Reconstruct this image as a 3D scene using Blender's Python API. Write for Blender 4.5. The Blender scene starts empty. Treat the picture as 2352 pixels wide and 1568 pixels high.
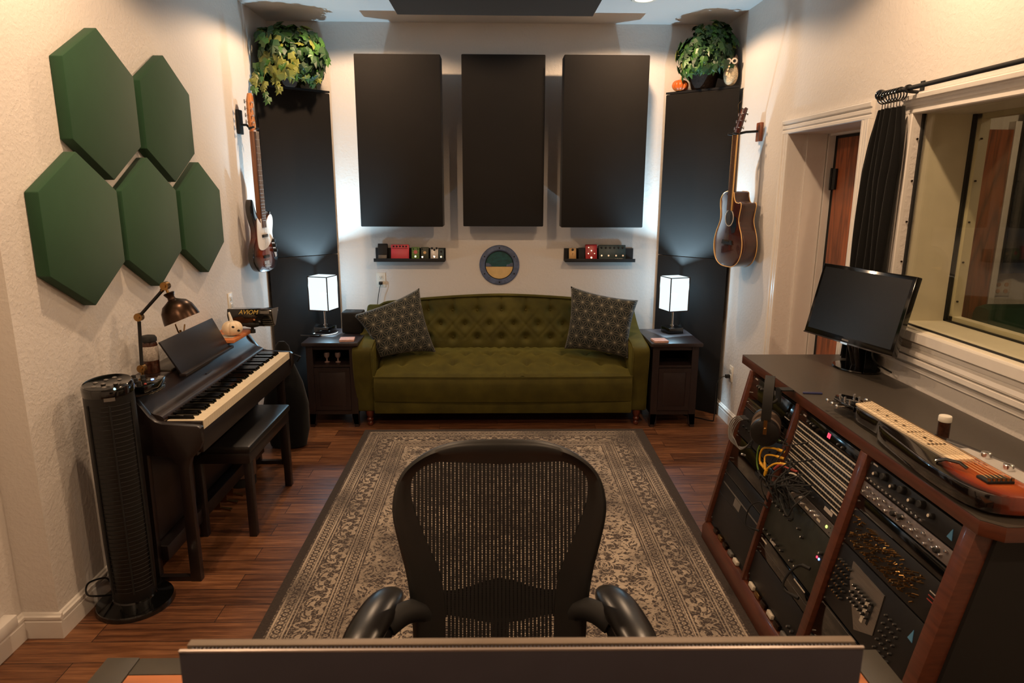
import bpy, bmesh, math, random
from mathutils import Matrix, Vector, noise
random.seed(7)
SC = bpy.context.scene
COL = SC.collection
PI = math.pi
# ------------------------------------------------------------------ helpers
def lin(c):
    c = c / 255.0
    return c / 12.92 if c <= .04045 else ((c + .055) / 1.055) ** 2.4
def rgb(r, g, b): return (lin(r), lin(g), lin(b), 1)
class N:
    """tiny node-tree helper"""
    def __init__(s, name):
        s.m = bpy.data.materials.new(name); s.m.use_nodes = True
        s.t = s.m.node_tree; s.t.nodes.clear()
        s.out = s.n('ShaderNodeOutputMaterial'); s.b = s.n('ShaderNodeBsdfPrincipled')
        s.l(s.b.outputs[0], s.out.inputs[0])
    def n(s, t, **k):
        x = s.t.nodes.new(t)
        for a, v in k.items(): setattr(x, a, v)
        return x
    def l(s, a, b): s.t.links.new(a, b)
    def val(s, sock, v):
        if isinstance(v, bpy.types.NodeSocket): s.l(v, sock)
        else: sock.default_value = v
    def math(s, op, a, b=0.0, c=None):
        x = s.n('ShaderNodeMath', operation=op); s.val(x.inputs[0], a); s.val(x.inputs[1], b)
        if c is not None: s.val(x.inputs[2], c)
        return x.outputs[0]
    def vmath(s, op, a, b=None, c=None):
        x = s.n('ShaderNodeVectorMath', operation=op); s.val(x.inputs[0], a)
        if b is not None: s.val(x.inputs[1], b)
        if c is not None: s.val(x.inputs[2], c)
        return x.outputs[1] if op in ('LENGTH', 'DISTANCE', 'DOT_PRODUCT') else x.outputs[0]
    def sep(s, v):
        x = s.n('ShaderNodeSeparateXYZ'); s.l(v, x.inputs[0]); return x.outputs
    def comb(s, a, b, c=0.0):
        x = s.n('ShaderNodeCombineXYZ')
        for i, v in enumerate((a, b, c)): s.val(x.inputs[i], v)
        return x.outputs[0]
    def obj(s): return s.n('ShaderNodeTexCoord').outputs['Object']
    def noise(s, vec, scale, detail=3, rough=.5, dist=0):
        x = s.n('ShaderNodeTexNoise'); s.l(vec, x.inputs['Vector']); x.inputs['Scale'].default_value = scale
        x.inputs['Detail'].default_value = detail; x.inputs['Distortion'].default_value = dist; x.inputs['Roughness'].default_value = rough
        return x.outputs['Fac']
    def mix(s, f, a, b, mode='MIX'):
        x = s.n('ShaderNodeMix', data_type='RGBA', blend_type=mode); s.val(x.inputs[0], f); s.val(x.inputs[6], a); s.val(x.inputs[7], b)
        return x.outputs[2]
    def ramp(s, f, stops):
        x = s.n('ShaderNodeValToRGB'); s.l(f, x.inputs[0]); e = x.color_ramp.elements
        while len(e) < len(stops): e.new(.5)
        for i, (p, c) in enumerate(stops):
            e[i].position = p; e[i].color = c
        return x.outputs[0]
    def scale(s, v, sx, sy, sz): return s.vmath('MULTIPLY', v, (sx, sy, sz))
    def bump(s, h, strength=.2, dist=.002):
        x = s.n('ShaderNodeBump'); s.val(x.inputs['Height'], h); x.inputs['Strength'].default_value = strength; x.inputs['Distance'].default_value = dist
        s.l(x.outputs[0], s.b.inputs['Normal'])
    def set(s, **k):
        for a, v in k.items(): s.val(s.b.inputs[a.replace('_', ' ')], v)
        return s
def mat(name, c, rough=.5, metal=0, var=.12, sc=18, bump=0, bsc=200, bd=.001, coat=0, sheen=0, spec=.5, emit=0, stretch=(1, 1, 1)):
    m = N(name); o = m.obj(); v = m.scale(o, *stretch)
    f = m.noise(v, sc, 4)
    a = (c[0] * (1 - var), c[1] * (1 - var), c[2] * (1 - var), 1); b = tuple(min(1, x * (1 + var)) for x in c[:3]) + (1,)
    col = m.mix(m.ramp(f, [(.3, (0, 0, 0, 1)), (.7, (1, 1, 1, 1))]), a, b)
    m.set(Base_Color=col, Roughness=rough, Metallic=metal, Coat_Weight=coat, Sheen_Weight=sheen, Specular_IOR_Level=spec)
    m.b.inputs['Coat Roughness'].default_value = .08
    if emit: m.set(Emission_Color=col, Emission_Strength=emit)
    if bump: m.bump(m.noise(v, bsc, 3), bump, bd)
    return m.m
class G:
    """collects shapes into one bmesh"""
    def __init__(s): s.b = bmesh.new(); s.mi = 0
    def _fin(s, vs, m):
        if m is not None:
            for v in vs: v.co = m @ v.co
    def mesh(s, co, faces, m=None, mi=None):
        vs = [s.b.verts.new(c) for c in co]
        for f in faces:
            try: fc = s.b.faces.new([vs[i] for i in f]); fc.material_index = s.mi if mi is None else mi
            except ValueError: pass
        s._fin(vs, m); return s
    def box(s, x0, x1, y0, y1, z0, z1, m=None, mi=None, bev=0):
        co = [(x, y, z) for z in (z0, z1) for y in (y0, y1) for x in (x0, x1)]
        F = [(0, 2, 3, 1), (4, 5, 7, 6), (0, 1, 5, 4), (2, 6, 7, 3), (0, 4, 6, 2), (1, 3, 7, 5)]
        if not bev: return s.mesh(co, F, m, mi)
        t = bmesh.new(); vs = [t.verts.new(c) for c in co]
        for f in F: t.faces.new([vs[i] for i in f])
        bmesh.ops.bevel(t, geom=t.edges[:], offset=bev, segments=2, profile=.5, affect='EDGES')
        t.verts.index_update()
        s.mesh([v.co.copy() for v in t.verts], [[v.index for v in f.verts] for f in t.faces], m, mi); t.free(); return s
    def cyl(s, p0, p1, r, r2=None, n=20, mi=None, cap=True):
        p0, p1 = Vector(p0), Vector(p1); d = p1 - p0; L = d.length
        q = d.to_track_quat('Z', 'Y').to_matrix().to_4x4(); m = Matrix.Translation(p0) @ q
        r2 = r if r2 is None else r2
        return s.lathe([(r, 0), (r2, L)], n, m, mi, cap)
    def lathe(s, prof, n=28, m=None, mi=None, cap=True):
        co = []; F = []
        for r, z in prof:
            for k in range(n):
                a = 2 * PI * k / n; co.append((r * math.cos(a), r * math.sin(a), z))
        for i in range(len(prof) - 1):
            for k in range(n):
                j = (k + 1) % n; F.append((i * n + k, i * n + j, (i + 1) * n + j, (i + 1) * n + k))
        if cap: F.append(tuple(range(n - 1, -1, -1))); F.append(tuple((len(prof) - 1) * n + k for k in range(n)))
        return s.mesh(co, F, m, mi)
    def prism(s, pts, z0, z1, m=None, mi=None):
        n = len(pts); co = [(x, y, z0) for x, y in pts] + [(x, y, z1) for x, y in pts]
        F = [tuple(range(n - 1, -1, -1)), tuple(range(n, 2 * n))] + [(i, (i + 1) % n, n + (i + 1) % n, n + i) for i in range(n)]
        return s.mesh(co, F, m, mi)
    def tube(s, pts, r, n=8, closed=False, mi=None, m=None):
        P = [Vector(p) for p in pts]; k = len(P); co = []; F = []
        up = Vector((0, 0, 1)); prev = None
        for i in range(k):
            a = P[(i - 1) % k] if (closed or i) else P[0]; b = P[(i + 1) % k] if (closed or i < k - 1) else P[-1]
            t = (b - a).normalized()
            if prev is None:
                u = t.cross(up)
                if u.length < .1: u = t.cross(Vector((1, 0, 0)))
            else: u = prev - t * prev.dot(t)
            u.normalize(); prev = u; w = t.cross(u)
            rr = r[i] if isinstance(r, (list, tuple)) else r
            for j in range(n):
                an = 2 * PI * j / n; co.append(P[i] + u * (rr * math.cos(an)) + w * (rr * math.sin(an)))
        for i in range(k if closed else k - 1):
            for j in range(n):
                a = i * n; b = ((i + 1) % k) * n; F.append((a + j, a + (j + 1) % n, b + (j + 1) % n, b + j))
        if not closed: F.append(tuple(range(n - 1, -1, -1))); F.append(tuple((k - 1) * n + j for j in range(n)))
        return s.mesh(co, F, m, mi)
    def sph(s, c, r, n=20, mi=None, m=None, top=1.0, bot=-1.0):
        if not isinstance(r, (tuple, list)): r = (r, r, r)
        k = max(6, n // 2); co = []; F = []
        a0 = math.asin(bot); a1 = math.asin(top)
        for i in range(k + 1):
            a = a0 + (a1 - a0) * i / k
            for j in range(n):
                b = 2 * PI * j / n
                co.append((c[0] + r[0] * max(1e-4, math.cos(a)) * math.cos(b), c[1] + r[1] * max(1e-4, math.cos(a)) * math.sin(b), c[2] + r[2] * math.sin(a)))
        for i in range(k):
            for j in range(n): F.append((i * n + j, i * n + (j + 1) % n, (i + 1) * n + (j + 1) % n, (i + 1) * n + j))
        F.append(tuple(range(n - 1, -1, -1))); F.append(tuple(k * n + j for j in range(n)))
        return s.mesh(co, F, m, mi)
    def grid(s, nx, ny, f, m=None, mi=None, close=None):
        co = [f(i / nx, j / ny) for j in range(ny + 1) for i in range(nx + 1)]
        F = [(j * (nx + 1) + i, j * (nx + 1) + i + 1, (j + 1) * (nx + 1) + i + 1, (j + 1) * (nx + 1) + i) for j in range(ny) for i in range(nx)]
        return s.mesh(co, F, m, mi)
    def build(s, name, mats, parent=None, ang=38, loc=None, rot=None, bev=0):
        b = s.b
        if bev:
            b.normal_update()
            es = [e for e in b.edges if len(e.link_faces) == 2 and e.calc_face_angle(0) > math.radians(50)]
            bmesh.ops.bevel(b, geom=es, offset=bev, segments=2, profile=.5, affect='EDGES', clamp_overlap=True)
        bmesh.ops.recalc_face_normals(b, faces=b.faces)
        for f in b.faces: f.smooth = True
        for e in b.edges:
            if len(e.link_faces) != 2 or e.calc_face_angle(0) > math.radians(ang): e.smooth = False
        me = bpy.data.meshes.new(name); b.to_mesh(me); b.free()
        for x in (mats if isinstance(mats, (list, tuple)) else [mats]): me.materials.append(x)
        o = bpy.data.objects.new(name, me); COL.objects.link(o)
        if parent: o.parent = parent
        if loc: o.location = loc
        if rot: o.rotation_euler = rot
        return o
def tag(o, label=None, cat=None, group=None, kind=None):
    if label: o['label'] = label
    if cat: o['category'] = cat
    if group: o['group'] = group
    if kind: o['kind'] = kind
    return o
def thing(name, label, cat, loc=(0, 0, 0), rz=0, group=None, mtx=None):
    o = bpy.data.objects.new(name, None); COL.objects.link(o); o.empty_display_size = .05
    if mtx is not None: o.matrix_world = mtx
    else: o.location = loc; o.rotation_euler = (0, 0, rz)
    return tag(o, label, cat, group)
def dup(o, parent=None, loc=None, rz=None, label=None):
    c = o.copy(); COL.objects.link(c)
    if parent is not None: c.parent = parent
    if loc is not None: c.location = loc
    if rz is not None: c.rotation_euler = (0, 0, rz)
    if label: c['label'] = label
    for ch in [x for x in bpy.data.objects if x.parent == o and x is not c]: dup(ch, c)
    return c
def struct(o, label=None): return tag(o, label, None, None, 'structure')
def spline(pts, n=8, closed=False):
    P = [Vector(p) for p in pts]; k = len(P); out = []
    for i in range(k if closed else k - 1):
        if closed: a, b, c, d = P[(i - 1) % k], P[i], P[(i + 1) % k], P[(i + 2) % k]
        else: a, b, c, d = P[max(0, i - 1)], P[i], P[i + 1], P[min(k - 1, i + 2)]
        for j in range(n):
            t = j / n
            out.append(.5 * ((2 * b) + (c - a) * t + (2 * a - 5 * b + 4 * c - d) * t * t + (3 * b - a - 3 * c + d) * t ** 3))
    if not closed: out.append(P[-1])
    return out
def text(s, name, size, m, parent, mtx, extrude=.0004, shear=0, align='CENTER'):
    cu = bpy.data.curves.new(name, 'FONT'); cu.body = s; cu.size = size; cu.extrude = extrude; cu.align_x = align; cu.align_y = 'CENTER'; cu.shear = shear
    cu.materials.append(m); t = bpy.data.objects.new('tmp_text', cu); COL.objects.link(t); dg = bpy.context.evaluated_depsgraph_get(); me = bpy.data.meshes.new_from_object(t.evaluated_get(dg)); bpy.data.objects.remove(t)
    me.name = name; o = bpy.data.objects.new(name, me); COL.objects.link(o); o.parent = parent; o.matrix_local = mtx; return o
def frame(o, x, y, z):
    m = Matrix.Identity(4)
    for i, v in enumerate((x, y, z)): m.col[i][:3] = Vector(v).normalized()
    m.col[3][:3] = o; return m

# ------------------------------------------------------------------ materials
def wallmat(name, c, s=.35):
    m = N(name); o = m.obj()
    a = m.noise(o, 55, 3, .55); b = m.noise(o, 6, 2)
    m.set(Base_Color=m.mix(b, tuple(x * .97 for x in c[:3]) + (1,), c), Roughness=.62, Specular_IOR_Level=.3)
    m.bump(m.ramp(a, [(.42, (0, 0, 0, 1)), (.62, (1, 1, 1, 1))]), s, .002); return m.m
M_wall = wallmat('wall_paint', (.68, .645, .61, 1))
M_ceil = wallmat('ceiling_paint', (.72, .70, .68, 1), .2)
M_trim = mat('trim_paint', (.72, .69, .65), .32, var=.02)
def floormat():
    m = N('hand_scraped_wood'); o = m.obj()
    br = m.n('ShaderNodeTexBrick'); m.l(o, br.inputs['Vector'])
    br.inputs['Scale'].default_value = 1; br.inputs['Brick Width'].default_value = 1.15; br.inputs['Row Height'].default_value = .118
    br.inputs['Mortar Size'].default_value = .0016; br.inputs['Mortar Smooth'].default_value = .3; br.offset = .37; br.inputs['Bias'].default_value = 0
    br.inputs['Color1'].default_value = (0, 0, 0, 1); br.inputs['Color2'].default_value = (1, 1, 1, 1); br.inputs['Mortar'].default_value = (.5, .5, .5, 1)
    tone = m.sep(br.outputs['Color'])[0]
    off = m.vmath('ADD', m.scale(o, 1, 16, 1), m.comb(m.math('MULTIPLY', tone, 37.), 0, 0))
    g = m.noise(off, 2.6, 6, .62); g2 = m.noise(m.scale(o, 2.4, 34, 1), 3, 4, .6); big = m.noise(m.scale(o, 1, 3, 1), 1.7, 3)
    f = m.math('ADD', m.math('MULTIPLY', g, .58), m.math('MULTIPLY', g2, .33)); f = m.math('ADD', f, m.math('MULTIPLY', tone, .13)); f = m.math('ADD', f, m.math('MULTIPLY', big, .10))
    c = m.ramp(f, [(.38, rgb(38, 22, 14)), (.5, rgb(78, 47, 29)), (.62, rgb(110, 71, 45)), (.78, rgb(146, 100, 66))])
    c = m.mix(br.outputs['Fac'], c, rgb(20, 9, 5))
    m.set(Base_Color=c, Roughness=m.math('ADD', .24, m.math('MULTIPLY', g, .28)), Specular_IOR_Level=.5)
    m.bump(m.math('SUBTRACT', m.math('ADD', m.math('MULTIPLY', g, .5), m.math('MULTIPLY', m.noise(m.scale(o, 3, 9, 1), 4, 2), .6)), m.math('MULTIPLY', br.outputs['Fac'], .6)), .35, .003)
    return m.m
M_floor = floormat()
RX0, RX1, RY0, RY1 = -.955, 1.035, 1.62, 4.70
def rugmat():
    m = N('oriental_rug'); o = m.obj(); X, Y, Z = m.sep(o)
    hx, hy = (RX1 - RX0) / 2, (RY1 - RY0) / 2
    ax = m.math('ABSOLUTE', X); ay = m.math('ABSOLUTE', Y)
    dx = m.math('SUBTRACT', hx, ax); dy = m.math('SUBTRACT', hy, ay)
    d = m.math('MINIMUM', dx, dy); side = m.math('LESS_THAN', dx, dy)
    along = m.math('ADD', m.math('MULTIPLY', side, Y), m.math('MULTIPLY', m.math('SUBTRACT', 1, side), X))
    def ridge(vec, sc, w, det=2.2, level=.5):
        f = m.noise(vec, sc, det, .5, 1.1); return m.math('LESS_THAN', m.math('ABSOLUTE', m.math('SUBTRACT', f, level)), w)
    def band(a, b): return m.math('MULTIPLY', m.math('GREATER_THAN', d, a), m.math('LESS_THAN', d, b))
    fx = m.math('PINGPONG', X, .23); fy = m.math('PINGPONG', m.math('ADD', Y, 50.0), .19)
    field = m.math('MAXIMUM', ridge(m.comb(fx, fy, 3.1), 13, .040), m.math('MULTIPLY', ridge(m.comb(fx, fy, 9.3), 24, .045, 1), 1))
    field = m.math('MAXIMUM', field, m.math('GREATER_THAN', m.noise(m.comb(fx, fy, 1.7), 21, 2), .66))
    al = m.math('PINGPONG', m.math('ADD', along, 50.), .11)
    mb = m.math('MAXIMUM', ridge(m.comb(al, d, 7.7), 15, .042), m.math('GREATER_THAN', m.noise(m.comb(al, d, 4.4), 27, 2), .66))
    al2 = m.math('PINGPONG', m.math('ADD', along, 50.), .0275)
    def guard(c): # repeating rosettes
        r = m.vmath('LENGTH', m.comb(m.math('SUBTRACT', al2, .0137), m.math('MULTIPLY', m.math('SUBTRACT', d, c), .9), 0))
        ring = m.math('LESS_THAN', m.math('ABSOLUTE', m.math('SUBTRACT', r, .0125)), .0042); dot = m.math('LESS_THAN', r, .0035)
        return m.math('SUBTRACT', 1, m.math('MAXIMUM', ring, dot))
    def line(a, b): return band(a, b)
    L = m.math('MULTIPLY', band(.062, .102), guard(.082))
    for q in (line(.050, .059), line(.106, .114), line(.122, .127), line(.238, .245), line(.252, .258), line(.304, .311), line(.318, .322)): L = m.math('MAXIMUM', L, q)
    L = m.math('MAXIMUM', L, m.math('MULTIPLY', band(.261, .301), guard(.281)))
    L = m.math('MAXIMUM', L, m.math('MULTIPLY', band(.130, .235), mb))
    L = m.math('MAXIMUM', L, m.math('MULTIPLY', m.math('GREATER_THAN', d, .33), field))
    # faded, rubbed pile
    wear = m.noise(o, 2.6, 5, .62); fine = m.noise(o, 95, 2, .7)
    L2 = m.math('MULTIPLY', L, m.ramp(m.math('ADD', wear, m.math('MULTIPLY', fine, .28)), [(.46, (.10, .10, .10, 1)), (.74, (1, 1, 1, 1))]))
    speck = m.math('MULTIPLY', m.math('GREATER_THAN', fine, .54), .34)
    L2 = m.math('MAXIMUM', L2, speck)
    dark = m.mix(wear, rgb(46, 41, 41), rgb(72, 61, 56)); lite = m.mix(m.noise(o, 7, 3), rgb(148, 135, 120), rgb(190, 174, 154))
    c = m.mix(L2, dark, lite); c = m.mix(m.math('LESS_THAN', d, .040), c, m.mix(fine, rgb(34, 29, 28), rgb(66, 56, 50)))
    m.set(Base_Color=c, Roughness=.95, Specular_IOR_Level=.1, Sheen_Weight=.15)
    m.bump(m.math('ADD', m.math('MULTIPLY', L, .5), fine), .5, .003); return m.m
M_rug = rugmat()
def fabric(name, c, weave=900, sheen=.1, var=.1):
    m = N(name); o = m.obj(); x, y, z = m.sep(o)
    w = m.math('MULTIPLY', m.math('SINE', m.math('MULTIPLY', m.math('ADD', x, y), weave)), m.math('SINE', m.math('MULTIPLY', z, weave)))
    f = m.noise(o, 9, 3); a = tuple(v * (1 - var) for v in c[:3]) + (1,); b = tuple(v * (1 + var) for v in c[:3]) + (1,)
    m.set(Base_Color=m.mix(f, a, b), Roughness=.92, Specular_IOR_Level=.15, Sheen_Weight=sheen); m.bump(w, .12, .0006); return m.m
M_blackcloth = fabric('black_acoustic_cloth', rgb(27, 25, 24)[:3])
M_green = fabric('green_acoustic_felt', rgb(41, 72, 50)[:3], 700, .12)
M_curtain = fabric('black_curtain_cloth', rgb(13, 13, 13)[:3])
M_velvet = mat('olive_velvet', rgb(63, 58, 18)[:3], .8, var=.25, sc=9, bump=.25, bsc=60, bd=.003, sheen=.3, spec=.2)
M_velvet.node_tree.nodes['Principled BSDF'].inputs['Sheen Tint'].default_value = rgb(190, 180, 90)
M_turned = mat('red_brown_turned_wood', rgb(80, 34, 20)[:3], .3, coat=.4)
def starmat():
    m = N('star_print_cloth'); X, Y, Z = m.sep(m.obj())
    s = .074; sy = s * 1.732
    p = m.comb(X, Y, 0)
    a = m.vmath('WRAP', p, (s / 2, sy / 2, 1), (-s / 2, -sy / 2, -1)); b = m.vmath('WRAP', m.vmath('ADD', p, (s / 2, sy / 2, 0)), (s / 2, sy / 2, 1), (-s / 2, -sy / 2, -1))
    la, lb = m.vmath('LENGTH', a), m.vmath('LENGTH', b); k = m.math('LESS_THAN', lb, la)
    mx = m.n('ShaderNodeMix', data_type='VECTOR'); m.l(k, mx.inputs[0]); m.l(a, mx.inputs[4]); m.l(b, mx.inputs[5]); q = mx.outputs[1]
    qx, qy, _ = m.sep(q); r = m.vmath('LENGTH', q); th = m.math('ARCTAN2', qy, qx)
    ray = m.math('MULTIPLY', m.math('ABSOLUTE', m.math('SINE', m.math('MULTIPLY', th, 6))), m.math('DIVIDE', r, 6))
    L = m.math('LESS_THAN', ray, .0008); L = m.math('MAXIMUM', L, m.math('LESS_THAN', r, .0035))
    c = m.mix(L, m.mix(m.noise(m.obj(), 40, 2), rgb(18, 21, 18), rgb(28, 31, 26)), rgb(120, 114, 98))
    m.set(Base_Color=c, Roughness=.8, Sheen_Weight=.2, Specular_IOR_Level=.2); return m.m
M_star = starmat()
M_black = mat('black_plastic', rgb(15, 15, 15)[:3], .42, var=.1)
M_blackgloss = mat('gloss_black', rgb(8, 8, 8)[:3], .12, var=.05, coat=.6)
M_blackmatte = mat('matte_black', rgb(11, 11, 11)[:3], .7, var=.1)
M_panelblk = mat('rack_panel_black', rgb(18, 17, 18)[:3], .45, var=.15, sc=30)
M_chrome = mat('chrome', (.8, .8, .8), .16, 1, var=.05)
M_silver = mat('brushed_aluminium', rgb(165, 160, 155)[:3], .36, 1, var=.12, sc=8, stretch=(1, 30, 1))
M_greypanel = mat('grey_rack_panel', rgb(120, 112, 112)[:3], .45, .5, var=.1)
M_cream = mat('cream_stripe', rgb(196, 186, 170)[:3], .5, var=.06)
M_brass = mat('brass', rgb(158, 122, 74)[:3], .3, 1, var=.15)
M_bronze = mat('dark_bronze', rgb(62, 46, 36)[:3], .3, .9, var=.25, sc=12)
M_white = mat('white_plastic', rgb(225, 220, 208)[:3], .4, var=.03)
M_offwhite = mat('key_white', rgb(232, 218, 190)[:3], .3, var=.03)
M_espresso = mat('espresso_wood', rgb(33, 23, 23)[:3], .42, var=.3, sc=10, stretch=(12, 1, 1), coat=.15)
M_rosewood = mat('rosewood_case', rgb(24, 16, 16)[:3], .4, var=.25, sc=9, stretch=(1, 1, 14), coat=.1)
M_pianotop = mat('rosewood_lid', rgb(36, 25, 23)[:3], .33, var=.25, sc=8, stretch=(20, 1, 1), coat=.2)
M_leather = mat('black_leather', rgb(19, 17, 17)[:3], .38, var=.1, bump=.3, bsc=300, bd=.0006)
M_cherry = mat('cherry_wood_edge', rgb(82, 42, 27)[:3], .4, var=.25, sc=8, stretch=(3, 1, 12), coat=.15)
M_desktop = mat('charcoal_laminate', rgb(64, 59, 53)[:3], .38, var=.10, sc=120)
M_oak = None
def grain(name, c1, c2, rough=.35, axis=2, sc=7):
    m = N(name); o = m.obj(); st = [14, 14, 14]; st[axis] = 1.3
    v = m.scale(o, *st); w = m.noise(m.scale(o, *[x / 4 for x in st]), 2.2, 2)
    f = m.math('ADD', m.math('MULTIPLY', m.noise(v, sc, 5, .65), .6), m.math('MULTIPLY', m.math('ABSOLUTE', m.math('SINE', m.math('MULTIPLY', w, 34))), .4))
    m.set(Base_Color=m.ramp(f, [(.25, c1), (.75, c2)]), Roughness=rough, Coat_Weight=.15); m.bump(f, .1, .001); return m.m
M_oak = grain('red_oak_veneer', rgb(92, 44, 22), rgb(150, 80, 42))
M_deskwood = grain('orange_maple_inset', rgb(150, 86, 48), rgb(180, 110, 64), axis=0)
M_mahog = grain('mahogany_gloss', rgb(40, 16, 11), rgb(64, 27, 18), .18, 2, 4)
M_mahog.node_tree.nodes['Principled BSDF'].inputs['Coat Weight'].default_value = .8
M_maple = grain('maple', rgb(180, 108, 58), rgb(200, 134, 78), .3, 1, 4)
M_neckwood = grain('neck_rosewood', rgb(56, 36, 28), rgb(84, 56, 42), .4, 1, 4)
M_binding = mat('cream_binding', rgb(225, 180, 110)[:3], .35, var=.05)
M_pick = mat('white_pickguard', rgb(225, 218, 210)[:3], .3, var=.03)
M_soil = mat('brown_wicker', rgb(52, 36, 26)[:3], .8, var=.4, sc=60, bump=.6, bsc=90, bd=.004)
M_leafd = mat('ivy_leaf_dark', rgb(28, 58, 24)[:3], .5, var=.45, sc=11)
M_leafm = mat('ivy_leaf_mid', rgb(54, 92, 36)[:3], .45, var=.35, sc=11)
M_leafy = mat('ivy_leaf_variegated', rgb(112, 118, 50)[:3], .5, var=.3, sc=14)
M_vine = mat('ivy_vine', rgb(96, 92, 46)[:3], .6)
M_orange = mat('orange_pumpkin_skin', rgb(205, 98, 34)[:3], .4, var=.2, sc=14)
M_stem = mat('pale_stem', rgb(190, 160, 120)[:3], .7)
M_blue = mat('blue_grey_paint', rgb(84, 96, 124)[:3], .5, var=.3, sc=26)
M_sand = mat('sand_paint', rgb(214, 182, 124)[:3], .7, var=.08)
M_sea = mat('teal_sea_paint', rgb(24, 76, 80)[:3], .4, var=.4, sc=22, stretch=(1, 1, 2.2))
M_coral = mat('pink_coral_enamel', rgb(205, 62, 80)[:3], .45, var=.06)
M_red = mat('red_enamel', rgb(170, 36, 44)[:3], .35, var=.15, sc=60)
M_teal = mat('dark_teal_enamel', rgb(26, 54, 58)[:3], .45, var=.25, sc=50)
M_gold = mat('gold_sparkle', rgb(178, 142, 92)[:3], .4, .3, var=.1)
M_grnart = mat('green_painted_enclosure', rgb(86, 120, 52)[:3], .45, var=.5, sc=70)
M_dkart = mat('dark_painted_enclosure', rgb(44, 50, 36)[:3], .45, var=.5, sc=60)
M_pink = mat('pink_stone_tile', rgb(200, 160, 150)[:3], .6, var=.12, sc=60)
M_yellow = mat('yellow_cable_jacket', rgb(226, 170, 40)[:3], .4)
M_lime = mat('green_cable_jacket', rgb(96, 130, 50)[:3], .4)
M_greycable = mat('grey_cable_jacket', rgb(98, 94, 90)[:3], .4)
M_redcable = mat('red_cable_jacket', rgb(150, 62, 55)[:3], .4)
M_amber = mat('tan_box_card', rgb(186, 112, 62)[:3], .6, var=.15)
M_navy = mat('navy_plastic', rgb(48, 52, 92)[:3], .35)
M_silverpaint = mat('silver_paint', rgb(190, 186, 182)[:3], .35, .2, var=.03)
M_monback = mat('monitor_back_grey', rgb(50, 48, 58)[:3], .5, var=.05)
M_screen = mat('screen_glass', rgb(17, 18, 20)[:3], .22, var=.03)
M_slate = mat('slate_music_rest', rgb(34, 33, 38)[:3], .4, var=.08)
M_owl = mat('speckled_owl_cream', rgb(205, 184, 150)[:3], .6, var=.35, sc=110)
M_owlbrown = mat('owl_brown_glaze', rgb(78, 58, 44)[:3], .5, var=.3)
M_label = mat('printed_label_grey', rgb(170, 162, 155)[:3], .5, var=.3, sc=160)
M_amberglass = mat('brown_bottle_plastic', rgb(62, 36, 26)[:3], .25, var=.5, sc=90)
def emis(name, c, s):
    m = N(name); f = m.noise(m.obj(), 20, 1); m.set(Base_Color=c, Emission_Color=m.mix(f, c, tuple(min(1, x * 1.05) for x in c[:3]) + (1,)), Emission_Strength=s); return m.m
def shademat():
    m = N('lit_lamp_shade'); m.t.nodes.remove(m.b); e = m.n('ShaderNodeEmission'); f = m.noise(m.obj(), 300, 2); m.l(m.mix(f, (.76, .92, 1, 1), (.84, .96, 1, 1)), e.inputs[0]); e.inputs[1].default_value = 1.25
    tr = m.n('ShaderNodeBsdfTransparent'); tr.inputs[0].default_value = (.86, .96, 1, 1); mx = m.n('ShaderNodeMixShader'); mx.inputs[0].default_value = .21; m.l(e.outputs[0], mx.inputs[1]); m.l(tr.outputs[0], mx.inputs[2]); m.l(mx.outputs[0], m.out.inputs[0]); return m.m
M_shade = shademat()
M_cyanled = emis('cyan_led', (.3, .75, 1, 1), 2)
M_blueled = emis('blue_led', (.2, .35, 1, 1), 3)
M_redled = emis('red_led', (1, .05, .1, 1), 2)
M_greenled = emis('green_led', (.6, 1, .2, 1), 1.5)
M_can = emis('ceiling_lamp_lens', (1, .82, .58, 1), 6)
def glassmat():
    m = N('window_glass'); t = m.t
    tr = m.n('ShaderNodeBsdfTransparent'); gl = m.n('ShaderNodeBsdfGlossy'); gl.inputs['Roughness'].default_value = .01
    fr = m.n('ShaderNodeFresnel'); bf = m.n('ShaderNodeNewGeometry').outputs['Backfacing']; m.l(m.math('SUBTRACT', 1.5, m.math('MULTIPLY', bf, 1.5 - 1 / 1.5)), fr.inputs['IOR']); tr.inputs['Color'].default_value = (.94, .94, .90, 1)
    dust = m.noise(m.obj(), 3, 2); f = m.math('ADD', m.math('MULTIPLY', fr.outputs[0], .6), m.math('MULTIPLY', dust, .01))
    mx = m.n('ShaderNodeMixShader'); m.l(f, mx.inputs[0]); m.l(tr.outputs[0], mx.inputs[1]); m.l(gl.outputs[0], mx.inputs[2]); m.l(mx.outputs[0], m.out.inputs[0]); return m.m
M_glass = glassmat()
def smoked():
    m = N('clear_smoked_acrylic'); m.set(Base_Color=(.12, .1, .09, 1), Roughness=.05, Transmission_Weight=.75, IOR=1.45); f = m.noise(m.obj(), 8, 1)
    m.l(m.math('MULTIPLY', f, .1), m.b.inputs['Roughness']); return m.m
M_smoke = smoked()
def sunburst(name, cx, cy, rx, ry, inner, mid, outer, p=1.0):
    m = N(name); X, Y, Z = m.sep(m.obj())
    r = m.vmath('LENGTH', m.comb(m.math('DIVIDE', m.math('SUBTRACT', X, cx), rx), m.math('DIVIDE', m.math('SUBTRACT', Y, cy), ry), 0))
    g = m.noise(m.scale(m.obj(), 30, 3, 3), 4, 3)
    c = m.ramp(m.math('ADD', r, m.math('MULTIPLY', g, .08)), [(.45, inner), (.78, mid), (1.02, outer)])
    m.set(Base_Color=c, Roughness=.12, Coat_Weight=.8); return m.m
W = 1.735; WL = -1.71; BK = 5.50; CH = 2.92; RE = -1.6
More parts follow.
